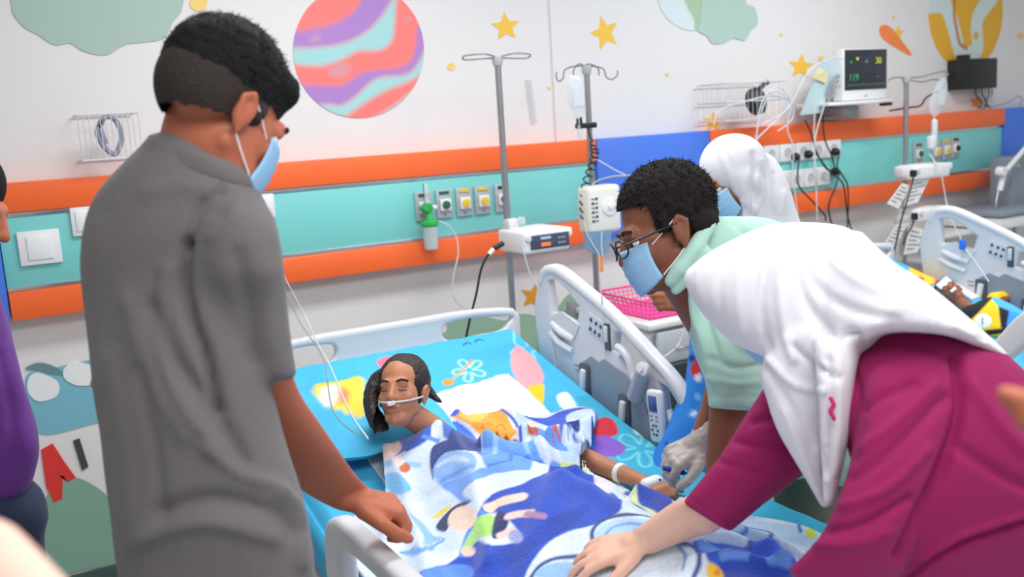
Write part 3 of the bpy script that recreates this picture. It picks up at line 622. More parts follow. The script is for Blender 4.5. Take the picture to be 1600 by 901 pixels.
def note(pts, Y, label, cols=((238, 240, 244), (120, 130, 160)), alpha=None):
    q = [onY(x, y, Y) for x, y in pts]; t = thing('care_note', label, 'paper', tuple(q[0]))
    MB().prism(q, (0.0, 0.002, 0)).build('sheet', PAPER, t, False)
    A, B, C2, D2 = q
    for k in range(5):
        u = 0.15+0.16*k; a1 = A+(D2-A)*u; b1 = B+(C2-B)*u
        c0, c1 = a1+(b1-a1)*0.1, a1+(b1-a1)*(0.9 if k % 2 else 0.6)
        off = np.array([0, -0.002, 0]); dz = (D2-A)*0.03
        MB().prism([c0+off, c1+off, c1+off+dz, c0+off+dz], (0, 0.001, 0)).build('printed_line', mat('print_grey', (120, 128, 150), 0.7), t, False)
note([(1410, 286), (1424, 290), (1404, 326), (1386, 318)], 3.24, 'white care note hanging under the upper far pump, left of the pole')
note([(1425, 282), (1454, 276), (1434, 316), (1412, 322)], 3.22, 'care note beside the pole in front of the teal panel')
note([(1402, 350), (1420, 348), (1398, 388), (1382, 380)], 3.24, 'care note hanging lowest, left of the far stand')
note([(1422, 352), (1448, 360), (1434, 394), (1412, 398)], 3.2, 'printed care note hanging low beside the far headboard')

# swivel lamp arm and box at the right edge
t = thing('examination_lamp_arm', 'white jointed lamp arm at the right edge of the photo', 'lamp', tuple(onY(1562, 330, 3.3)))
MB().tube(hk([(1625, 205), (1572, 266)], 3.3), 0.014, 12).build('upper_arm', PLASTIC, t)
MB().lathe(tuple(onY(1570, 268, 3.27)), [(0.024, 0), (0.028, 0.006), (0.028, 0.04), (0.02, 0.046)], (0, 1, 0)).build('joint', PLASTIC, t)
MB().tube(hk([(1568, 272), (1562, 298)], 3.3), 0.016, 12).build('lower_arm', PLASTIC, t)
MB().tube(spline(hk([(1560, 298), (1555, 330), (1558, 360), (1562, 372)], 3.3), 6), 0.006, 8).build('flexible_neck', STEEL, t)
a = onY(1582, 246, 3.35); b = onY(1640, 330, 3.35)
t = thing('equipment_box', 'blue grey equipment box cut by the right edge', 'medical device', ((a[0]+b[0])/2, 3.4, b[2]))
MB().box(((a[0]+b[0])/2, 3.42, (a[2]+b[2])/2), (b[0]-a[0], 0.14, a[2]-b[2]), 0.012).build('case', BEDGR, t)
for dx in (0.03, 0.06): MB().box((a[0]+dx, 3.348, a[2]-0.05), (0.012, 0.004, 0.014)).build('status_light', YEL if dx < 0.05 else PLASTIC, t)
a = onY(1560, 336, 3.2); b = onY(1680, 340, 3.2)
t = thing('instrument_table', 'grey topped white instrument table behind the far side rail', 'table', ((a[0]+b[0])/2, 3.35, 0))
MB().box(((a[0]+b[0])/2, 3.38, a[2]), (b[0]-a[0], 0.4, 0.03), 0.008).build('table_top', BEDGR, t)
MB().box(((a[0]+b[0])/2, 3.38, a[2]-0.05), (b[0]-a[0]-0.02, 0.38, 0.06), 0.006).build('drawer_box', PLASTIC, t)
for sx in (0, 1):
    for sy in (0, 1): MB().tube([(a[0]+0.03+sx*(b[0]-a[0]-0.06), 3.21+0.34*sy, 0), (a[0]+0.03+sx*(b[0]-a[0]-0.06), 3.21+0.34*sy, a[2]-0.05)], 0.012, 8).build('leg', STEEL, t)
# low white unit behind the far bed
a = onY(1445, 372, 3.4); b = onY(1528, 364, 3.4)
t = thing('trolley', 'low white trolley between the far headboard and wall', 'trolley', ((a[0]+b[0])/2, 3.5, 0))
for k, z in enumerate((a[2], a[2]-0.13, a[2]-0.30)):
    MB().box(((a[0]+b[0])/2, 3.48, z), (b[0]-a[0], 0.26, 0.025), 0.006).build('tray_shelf', PLASTIC, t)
for sx in (0, 1):
    for sy in (0, 1): MB().tube([(a[0]+0.02+sx*(b[0]-a[0]-0.04), 3.37+0.22*sy, 0), (a[0]+0.02+sx*(b[0]-a[0]-0.04), 3.37+0.22*sy, a[2]+0.05)], 0.01, 8).build('post', PLASTIC, t)
# blurred pole at far left behind the man
t = thing('wire_basket', 'blurred white wire basket on the wall left of the grey shirt', 'basket', tuple(onY(190, 240, WALL-0.1)))
a = onY(120, 180, WALL-0.15); b = onY(215, 176, WALL-0.15); zb = onY(150, 250, WALL-0.15)[2]; wb = MB()
for k in range(12):
    x = a[0]+(b[0]-a[0])*k/11; wb.tube([(x, WALL-0.15, a[2]), (x, WALL-0.15, zb)], 0.0016, 4)
wb.build('wire_mesh', mat('white_wire'), t)['kind'] = 'stuff'
for z in (a[2], zb): MB().tube([(a[0], WALL-0.15, z), (b[0], WALL-0.15, z), (b[0], WALL-0.01, z), (a[0], WALL-0.01, z), (a[0], WALL-0.15, z)], 0.003, 6).build('rim_wire', mat('white_wire'), t)
cable('coiled_cable', [tuple(onY(x, y, WALL-0.12)) for x, y in ((160, 190), (152, 205), (162, 228), (180, 240), (190, 215), (182, 190), (168, 182), (156, 195), (166, 225))], 0.009, mat('bluegrey_hose', (150, 154, 172), 0.4), 'blue grey coiled hose in the left wire basket', 'hose')

# ------------------------------------------------------------------ beds
BX0, BX1 = 0.66, 1.64
def zs(Y): 
    t = np.clip((np.asarray(Y, float)-2.0)/0.9, 0, 1.1); return 0.668+0.235*t**1.15*(1)
RX = 1.68
def yz(pts): return [tuple(onX(x, y, RX)[1:]) for x, y in pts]
def build_bed(dx, label, second=False):
    t = thing('hospital_bed', label, 'bed', (1.15+dx, 1.8, 0))
    X = lambda x: x+dx
    # headboard
    cx = 1.19
    def hx(px, py): q = onY(px, py, 2.95); return (q[0], q[2])
    right = [hx(805, 500), hx(808, 490), hx(800, 481), hx(780, 480), hx(740, 483), hx(700, 488), hx(660, 495)]
    out = [(1.69, 0.60), (1.695, 0.93)]+right[1:]
    out = [(p[0], p[1]) for p in out]
    left = [(2*cx-p[0], p[1]) for p in out[::-1]]
    hole = spline([hx(*q) for q in ((690, 509), (712, 501), (738, 496), (770, 494), (796, 494), (792, 503), (780, 516), (745, 523), (712, 532), (692, 527))], 3, True)
    hole = [(p[0], p[1]) for p in hole]; hole2 = [(2*cx-p[0], p[1]) for p in hole]
    plate('headboard', [out+left, hole, hole2], ((X(0), 2.95, 0), (1, 0, 0), (0, 0, 1), (0, -1, 0)), 0.035, 0.012, BEDPL, t)
    plate('footboard', [[(0.7, 0.45), (1.68, 0.45), (1.68, 0.95), (1.6, 1.0), (0.78, 1.0), (0.7, 0.95)]], ((X(0), 0.35, 0), (1, 0, 0), (0, 0, 1), (0, -1, 0)), 0.035, 0.012, BEDPL, t)
    # mattress
    ys = np.linspace(0.47, 2.86, 14)
    prof = [(y, zs(y)-0.014) for y in ys]+[(y, zs(y)-0.15) for y in ys[::-1]]
    MB().prism([(X(BX0+0.036), y, z-0.004) for y, z in prof], (BX1-BX0-0.06, 0, 0)).build('mattress', mat('mattress_blue', (60, 110, 150), 0.6), t)
    MB().box((X(1.15), 1.65, 0.47), (0.96, 2.5, 0.06), 0.01).build('deck_frame', BEDPL, t)
    for y in (0.7, 2.55):
        MB().box((X(1.15), y, 0.31), (0.5, 0.1, 0.28), 0.01).build('lift_column', BEDGR, t)
    MB().box((X(1.15), 1.62, 0.16), (0.7, 2.1, 0.06), 0.02).build('base_frame', BEDPL, t)
    for sx in (0.82, 1.48):
        for y in (0.6, 2.65):
            c = MB().lathe((X(sx)-0.02, y, 0.07), [(0.06, 0), (0.07, 0.006), (0.07, 0.034), (0.06, 0.04)], (1, 0, 0)).tube([(X(sx), y, 0.09), (X(sx), y, 0.17)], 0.015).build('caster', DGREY, t)
    # head end side rail
    fr = ((X(RX), 0, 0), (0, 1, 0), (0, 0, 1), (1, 0, 0))
    outl = spline(yz([(855, 414), (868, 412), (885, 420), (920, 448), (960, 482), (1000, 522), (1030, 555), (1055, 582), (1075, 612), (1090, 645), (1092, 672), (1086, 682)]), 4)+[np.array(p) for p in yz([(1074, 676), (1070, 650), (1056, 618), (1040, 600)])]
    outl = spline(yz([(855, 414), (868, 412), (885, 420), (920, 448), (960, 482), (1000, 522), (1030, 555), (1055, 582), (1075, 612), (1090, 645), (1092, 680), (1080, 695)]), 4)
    outl += [np.array(p) for p in [(1.97, 0.66), (2.05, 0.60), (2.30, 0.60), (2.72, 0.72)]+yz([(850, 555), (844, 515), (840, 480), (846, 435), (849, 420)])]
    h1 = yz([(862, 438), (874, 437), (890, 452), (911, 478), (907, 507), (893, 498), (876, 487), (868, 487)])
    h2 = yz([(967, 519), (974, 518), (992, 538), (1008, 556), (1006, 562), (1000, 575), (994, 592), (985, 570), (976, 553), (964, 545)])
    h3 = yz([(1036, 596), (1049, 604), (1062, 625), (1074, 652), (1078, 676), (1062, 676), (1046, 650), (1041, 615)])
    rail = plate('side_rail', [outl, h1, h2, h3], fr, 0.038, 0.013, BEDPL, t)
    # raised rim along the top
    rim = [(X(RX)-0.006, p[0], p[1]) for p in spline(yz([(852, 440), (858, 424), (872, 422), (890, 432), (925, 460), (962, 492), (1000, 533), (1030, 565), (1052, 590), (1070, 618), (1082, 648), (1085, 674)]), 6)]
    MB().tube(rim, 0.019, 12).build('rail_rim', BEDPL, rail)
    xi = X(RX)-0.019
    def on(px, py, d=0.0): q = onX(px, py, RX-0.019); return (X(q[0])-d, q[1], q[2])
    # darker recessed lower panel with clip levers
    q = [on(*v) for v in ((912, 566), (925, 556), (938, 566), (945, 560), (978, 585), (1002, 607), (1012, 640), (1030, 700), (985, 668), (940, 632), (912, 606))]
    MB().prism(q, (-0.006, 0, 0)).build('grey_panel', BEDGR, rail)
    for i, (cx1, cy1) in enumerate(((918, 592), (980, 642))):
        c = on(cx1, cy1); MB().box((c[0]-0.008, c[1], c[2]), (0.016, 0.055, 0.105), 0.008).build('lever_recess', DGREY, rail)
        MB().box((c[0]-0.019, c[1], c[2]-0.005), (0.016, 0.026, 0.085), 0.007, Matrix.Rotation(0.15, 3, 'X')).build('release_lever', BEDPL, rail)
    # angle gauge trays
    for (pa, pb) in (((864, 505), (897, 530)), ((862, 520), (895, 548))):
        a, b = on(*pa), on(*pb)
        MB().tube([a, ((a[0]+b[0])/2-0.012, (a[1]+b[1])/2, (a[2]+b[2])/2), b], 0.0115, 8).build('tray_bar', mat('pale_bar', (222, 225, 230), 0.3), rail)
    q = [on(*v) for v in ((866, 492), (878, 486), (906, 508), (898, 528), (866, 506))]; MB().prism(q, (-0.004, 0, 0)).build('tray_back', BEDPL, rail)
    # button panel
    q = [on(*v) for v in ((921, 488), (944, 504), (942, 532), (920, 514))]; MB().prism(q, (-0.003, 0, 0)).build('button_panel', mat('pale_panel', (214, 218, 224), 0.4), rail)
    for (bx, by) in ((925, 499), (933, 505), (940, 510), (924, 513), (931, 518), (938, 523)):
        c = on(bx, by); MB().lathe((c[0]-0.002, c[1], c[2]), [(0.007, 0), (0.006, 0.004)], (-1, 0, 0), 10).build('button', DGREY, rail)
    c = on(950, 526); MB().box((c[0]-0.002, c[1], c[2]), (0.008, 0.028, 0.085), 0.004).build('hook_recess', DGREY, rail)
    MB().box((c[0]-0.008, c[1], c[2]+0.01), (0.01, 0.016, 0.05), 0.004).build('hook_slider', BEDPL, rail)
    for (bx, by) in ((902, 570), (903, 578)):
        c = on(bx, by); MB().box((c[0], c[1], c[2]), (0.006, 0.028, 0.006), 0.002).build('vent_slot', BEDGR, rail)
    # grip and knob
    a, b = on(1017, 574, 0.03), on(998, 618, 0.012)
    MB().tube([a, b], [0.020, 0.026], 16).build('hinge_grip', mat('mid_grey_plastic', (176, 182, 190), 0.35), rail)
    MB().lathe(a, [(0.022, -0.004), (0.022, 0.006), (0.010, 0.008), (0.010, 0.012)], (-1, -0.2, 0.5), 16).build('knob', BEDPL, rail)
    q = [on(*v, 0.004) for v in spline([(966, 541), (975, 548), (984, 562), (990, 585), (998, 602)], 4)]; MB().tube(q, 0.012, 10).build('inner_bar', BEDPL, rail)
    q = [on(*v, 0.004) for v in spline([(1046, 640), (1052, 655), (1060, 668), (1070, 678)], 4)]; MB().tube(q, 0.012, 10).build('inner_bar', BEDPL, rail)
    # foot end rail on the aisle side
    fl = ((X(0.596), 0, 0), (0, 1, 0), (0, 0, 1), (1, 0, 0))
    if not second:
        o1 = spline([(1.90, 0.70), (1.88, 0.80), (1.82, 0.842), (1.72, 0.85), (1.4, 0.852), (0.7, 0.86), (0.55, 0.84), (0.5, 0.7)], 4)+[np.array((0.55, 0.52)), np.array((1.84, 0.52))]
        hh = [spline([(1.80, 0.72), (1.76, 0.79), (1.5, 0.80), (1.30, 0.78), (1.30, 0.64), (1.5, 0.61), (1.76, 0.62)], 4, True), spline([(1.18, 0.72), (1.16, 0.79), (0.9, 0.80), (0.66, 0.78), (0.66, 0.64), (0.9, 0.61), (1.15, 0.62)], 4, True)]
    else:
        o1 = spline([(1.80, 0.62), (1.76, 0.80), (1.69, 0.915), (1.60, 1.01), (1.45, 1.06), (1.1, 1.0), (0.7, 0.86), (0.55, 0.7)], 4)+[np.array((0.6, 0.56)), np.array((1.76, 0.56))]
        hh = [spline([(1.70, 0.78), (1.64, 0.86), (1.57, 0.93), (1.45, 0.98), (1.3, 0.9), (1.32, 0.76), (1.5, 0.72)], 4, True)]
    plate('side_rail', [o1]+hh, fl, 0.045, 0.014, BEDPL, t)
    return t
build_bed(0.0, 'near hospital bed with pale grey plastic headboard and raised side rail')
build_bed(2.02, 'far hospital bed carrying the baby, cut by the right edge', True)
# hand control hanging on the near rail
c = onX(1027, 650, RX-0.045); t = thing('bed_hand_control', 'white bed hand control with blue screen clipped on the near rail', 'remote control', (c[0], c[1], c[2]-0.075))
Rm = Matrix.Rotation(-0.10, 3, 'X')
hc = lambda dx, dy, dz: tuple(V(*c)+Rm @ V(dx, dy, dz))
MB().box(hc(0, 0, 0), (0.024, 0.062, 0.155), 0.011, Rm, 3).build('body', PLASTIC, t)
MB().box(hc(-0.012, 0, 0.038), (0.004, 0.036, 0.046), 0.001, Rm).build('screen', mat('blue_screen', (62, 96, 160), 0.25), t)
for i in range(4): MB().box(hc(-0.012, -0.012+0.024*(i % 2), 0.002-0.012*(i//2)), (0.003, 0.012, 0.005), 0.001, Rm).build('key', BEDGR, t)
for i in range(6): a = i*pi/3; MB().lathe(hc(-0.0115, 0.013*cos(a), -0.038+0.015*sin(a)), [(0.0042, 0), (0.0036, 0.003)], (-1, 0, 0), 8).build('button', DGREY, t)

# printed sheets
def surf_conv(hf):
    def f(px, py):
        h = 0.75
        for _ in range(14):
            p = onZ(px, py, h); h = 0.5*h+0.5*float(hf(p[0], p[1]))
        p = onZ(px, py, h); return (p[0], p[1])
    return f
def sheetz(X, Y):
    z = zs(Y); e = np.minimum(np.asarray(X)-BX0, BX1+0.012-np.asarray(X)); e2 = 2.92-np.asarray(Y)
    z = z - 0.03*np.clip(1-e/0.03, 0, 1)**2 - 0.03*np.clip(1-e2/0.03, 0, 1)**2
    w = 0.0016*np.sin(np.asarray(X)*70+np.sin(np.asarray(Y)*23)*2)*np.sin(np.asarray(Y)*31+np.asarray(X)*17)
    return z+w
shz = lambda x, y: float(sheetz(x, y))
convS = surf_conv(shz)
CY = (70, 184, 228)
def flower(cx, cy, r, rot=0, c=(196, 238, 246), sq=0.7, w=0.0035):
    out = []
    for k in range(5):
        a = rot+2*pi*k/5; pts = []
        for s in np.linspace(-1, 1, 9):
            b = a+s*0.5; rr = r*(0.25+0.75*(1-abs(s)**2.5))
            pts.append((cx+rr*cos(b), cy+sq*rr*sin(b)))
        out.append(('stroke', pts, w, c))
    return out
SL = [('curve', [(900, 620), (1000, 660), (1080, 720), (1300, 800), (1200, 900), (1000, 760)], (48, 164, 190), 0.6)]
SL += flower(733, 578, 26, 0.4)+flower(826, 545, 30, 0.2, (150, 222, 240))+flower(1002, 700, 42, 0.1, (120, 216, 224), 0.7, 0.004)+flower(1130, 760, 40, 0.3, (110, 200, 220))
SL += [('stroke', [(702, 597), (716, 585), (738, 562)], 0.004, (226, 168, 60)), ('ell', (700, 597, 9, 5, 0), (222, 156, 40)),
       ('curve', [(806, 540), (822, 548), (840, 566), (850, 590), (838, 608), (818, 604), (802, 584), (798, 560)], (238, 168, 176)),
       ('curve', [(824, 606), (848, 600), (850, 612), (848, 630), (838, 628)], (246, 206, 40)),
       ('curve', [(870, 618), (885, 612), (896, 624), (902, 640), (886, 640), (875, 634)], (232, 244, 248)),
       ('curve', [(925, 668), (940, 652), (958, 656), (966, 676), (948, 684), (930, 690)], (214, 44, 62)), ('curve', [(920, 690), (940, 680), (956, 684), (978, 698), (966, 712), (938, 712), (922, 704)], (138, 92, 196)),
       ('curve', [(915, 676), (926, 672), (932, 690), (924, 702)], (52, 110, 216)),
       ('stroke', [(724, 539), (730, 535), (736, 537)], 0.003, (30, 50, 80)), ('stroke', [(742, 534), (748, 530), (755, 532)], 0.003, (30, 50, 80)),
       ('curve', [(490, 620), (520, 610), (560, 608), (590, 620), (560, 636), (520, 640), (498, 634)], (232, 206, 70)), ('ell', (540, 622, 14, 7, 0), (234, 130, 90)),
       ('curve', [(588, 566), (606, 556), (622, 566), (606, 578)], (236, 120, 150)),
       ('stroke', [(1004, 640), (1012, 640)], 0.003, (240, 244, 244)), ('curve', [(990, 668), (1005, 672), (1008, 680), (994, 678)], (226, 238, 240))]
SHM = mat('sheet_print', rough=0.75, attr=True, bump=0.12, bscale=25)
xs, ys = np.linspace(BX0-0.004, BX1+0.016, 330), np.linspace(0.44, 2.925, 760)
o = sheet_grid('bed_sheet', xs, ys, sheetz, lambda X, Y: X > -9, lambda X, Y: paint(X, Y, CY, SL, convS, 0.004), SHM, 0.005)
tag(o, 'bright cyan printed bed sheet on the near bed', 'bed sheet')
sd = MB()
for x in (BX0-0.004, BX1+0.012):
    yy = np.linspace(0.45, 2.92, 60); k = []
    top = [(x, y, zs(y)-0.028) for y in yy]; bot = [(x+(0.004 if x > 1 else -0.004), y, zs(y)-0.15) for y in yy]
    n = len(yy); sd.add(top+bot, [(i, i+1, n+i+1, n+i) for i in range(n-1)])
s_ = sd.build('sheet_side', mat('cyan_cloth', CY, 0.8), o); s_.modifiers.new('t', 'SOLIDIFY').thickness = 0.004
# far bed sheet (shifted copy of the survey)
conv2 = lambda px, py: (lambda q: (q[0], q[1]))(onZ(px, py, 0.80))
SL2 = [('curve', [(1415, 425), (1440, 422), (1462, 430), (1465, 442), (1440, 448), (1420, 440)], (240, 204, 60)), ('ell', (1437, 436, 7, 4, 0), (222, 60, 60)), ('stroke', [(1440, 446), (1455, 445), (1466, 441)], 0.006, (200, 60, 60)),
       ('curve', [(1428, 400), (1450, 408), (1480, 418), (1492, 424), (1470, 424), (1445, 414)], (238, 170, 160)), ('curve', [(1462, 418), (1490, 418), (1500, 424), (1478, 425)], (236, 200, 60)), ('stroke', [(1418, 396), (1432, 400), (1444, 404)], 0.004, (220, 236, 244))]
def sheetz2(X, Y): return sheetz(np.asarray(X)-2.02, Y)
o = sheet_grid('bed_sheet', xs[::2]+2.02, ys[::2], sheetz2, lambda X, Y: X > -9, lambda X, Y: paint(X, Y, (60, 178, 226), SL2, surf_conv(lambda x, y: float(sheetz2(x, y))), 0.006), SHM, 0.005)
tag(o, 'bright cyan printed bed sheet on the far bed under the baby', 'bed sheet')
# white draw sheet
pad = [convS(*p) for p in [(545, 655), (600, 636), (665, 621), (795, 587), (850, 636), (915, 705), (990, 775), (1040, 830), (900, 960), (600, 760), (560, 700)]]
def keep(poly):
    return lambda X, Y: inpoly(X, Y, poly)
gx = np.linspace(BX0+0.02, BX1-0.01, 240); gy = np.linspace(0.9, 2.85, 480)
o = sheet_grid('draw_sheet', gx, gy, lambda X, Y: sheetz(X, Y)+0.010+0.002*np.sin(X*40+Y*20), keep(pad), lambda X, Y: paint(X, Y, (226, 231, 230), [], convS), mat('white_cloth', rough=0.8, attr=True, bump=0.1, bscale=30), 0.006)
tag(o, 'white draw sheet lying over the cyan sheet under the child', 'draw sheet')

# blanket over the child
axis = [(0.98, 2.17), (1.06, 1.75), (1.12, 1.35), (1.10, 0.95), (1.08, 0.5)]
hts = [(0.125, 0.13), (0.135, 0.19), (0.105, 0.20), (0.085, 0.19), (0.08, 0.18)]
ridges = [  # folds: px polyline, height, half width
 ([(640, 660), (700, 700), (740, 760), (760, 830)], 0.016, 0.022), ([(600, 700), (640, 760), (660, 840)], 0.014, 0.02), ([(820, 655), (850, 700), (905, 735), (960, 750)], 0.018, 0.02),
 ([(700, 640), (760, 660), (830, 655)], 0.02, 0.022), ([(760, 700), (820, 730), (900, 735)], 0.014, 0.02), ([(860, 660), (890, 650), (925, 645)], 0.045, 0.03), ([(905, 655), (920, 680), (915, 695)], 0.03, 0.022),
 ([(1075, 815), (1150, 800), (1270, 830)], 0.03, 0.02), ([(1060, 850), (1130, 840), (1260, 850)], 0.02, 0.022), ([(1085, 880), (1180, 870), (1280, 880)], 0.022, 0.022), ([(1000, 770), (1030, 785), (1060, 812)], 0.035, 0.022),
 ([(880, 760), (950, 790), (1010, 830)], 0.012, 0.03), ([(560, 690), (590, 740), (600, 800)], 0.014, 0.02), ([(520, 690), (560, 740)], 0.012, 0.018), ([(1140, 820), (1200, 840), (1250, 901)], 0.02, 0.02), ([(650, 800), (700, 850), (720, 901)], 0.012, 0.02)]
base_conv = surf_conv(lambda x, y: 0.80)
RID = [([base_conv(*p) for p in spline(r[0], 4)], r[1], r[2]) for r in ridges]
def blz(X, Y):
    X = np.asarray(X, float); Y = np.asarray(Y, float)
    b = np.zeros(np.broadcast(X, Y).shape); best = np.full(b.shape, 0.0)
    for (a, c), (ha, hc_) in zip(zip(axis[:-1], axis[1:]), zip(hts[:-1], hts[1:])):
        L2 = (c[0]-a[0])**2+(c[1]-a[1])**2
        t = np.clip(((X-a[0])*(c[0]-a[0])+(Y-a[1])*(c[1]-a[1]))/L2, 0, 1)
        d = np.hypot(X-a[0]-t*(c[0]-a[0]), Y-a[1]-t*(c[1]-a[1])); h = ha[0]+(hc_[0]-ha[0])*t; w = ha[1]+(hc_[1]-ha[1])*t
        best = np.maximum(best, h*np.exp(-(d/w)**2*0.9))
    d = np.hypot(X-1.28, Y-1.98); best = np.maximum(best, 0.075*np.exp(-(d/0.12)**2))
    ax_, ay_, cx_, cy_ = 1.08, 2.08, 1.345, 1.945; L2 = (cx_-ax_)**2+(cy_-ay_)**2
    t = np.clip(((X-ax_)*(cx_-ax_)+(Y-ay_)*(cy_-ay_))/L2, 0, 1); d = np.hypot(X-ax_-t*(cx_-ax_), Y-ay_-t*(cy_-ay_))
    best = np.maximum(best, (0.125-0.045*t)*np.exp(-(d/0.08)**2))
    z = zs(Y)+0.022+best
    for pts, h, w in RID:
        h = h*1.35
        if z.size == 1: z = z+h*np.exp(-(pdist(X, Y, pts)/w)**2); continue
        q = np.array(pts); k = (X > q[:, 0].min()-3*w) & (X < q[:, 0].max()+3*w) & (Y > q[:, 1].min()-3*w) & (Y < q[:, 1].max()+3*w)
        z[k] += h*np.exp(-(pdist(X[k], Y[k], pts)/w)**2)
    z = z+0.006*np.sin(X*21+np.sin(Y*9)*1.7)*np.sin(Y*17+X*6)+0.0035*np.sin(X*47-Y*31+2*np.sin(Y*13))
    edge = np.clip((X-BX1)/0.05, 0, 1); z = z-0.06*edge
    return z
convB = surf_conv(lambda x, y: float(blz(x, y)))
c1 = lambda *q: [(450+a/2.642, 560+b/2.642) for a, b in q]
c2 = lambda *q: [(800+a/2.994, 600+b/2.994) for a, b in q]
NV, RB, MBL, LB, PB = (28, 48, 116), (44, 84, 204), (92, 146, 228), (150, 192, 240), (196, 216, 244)
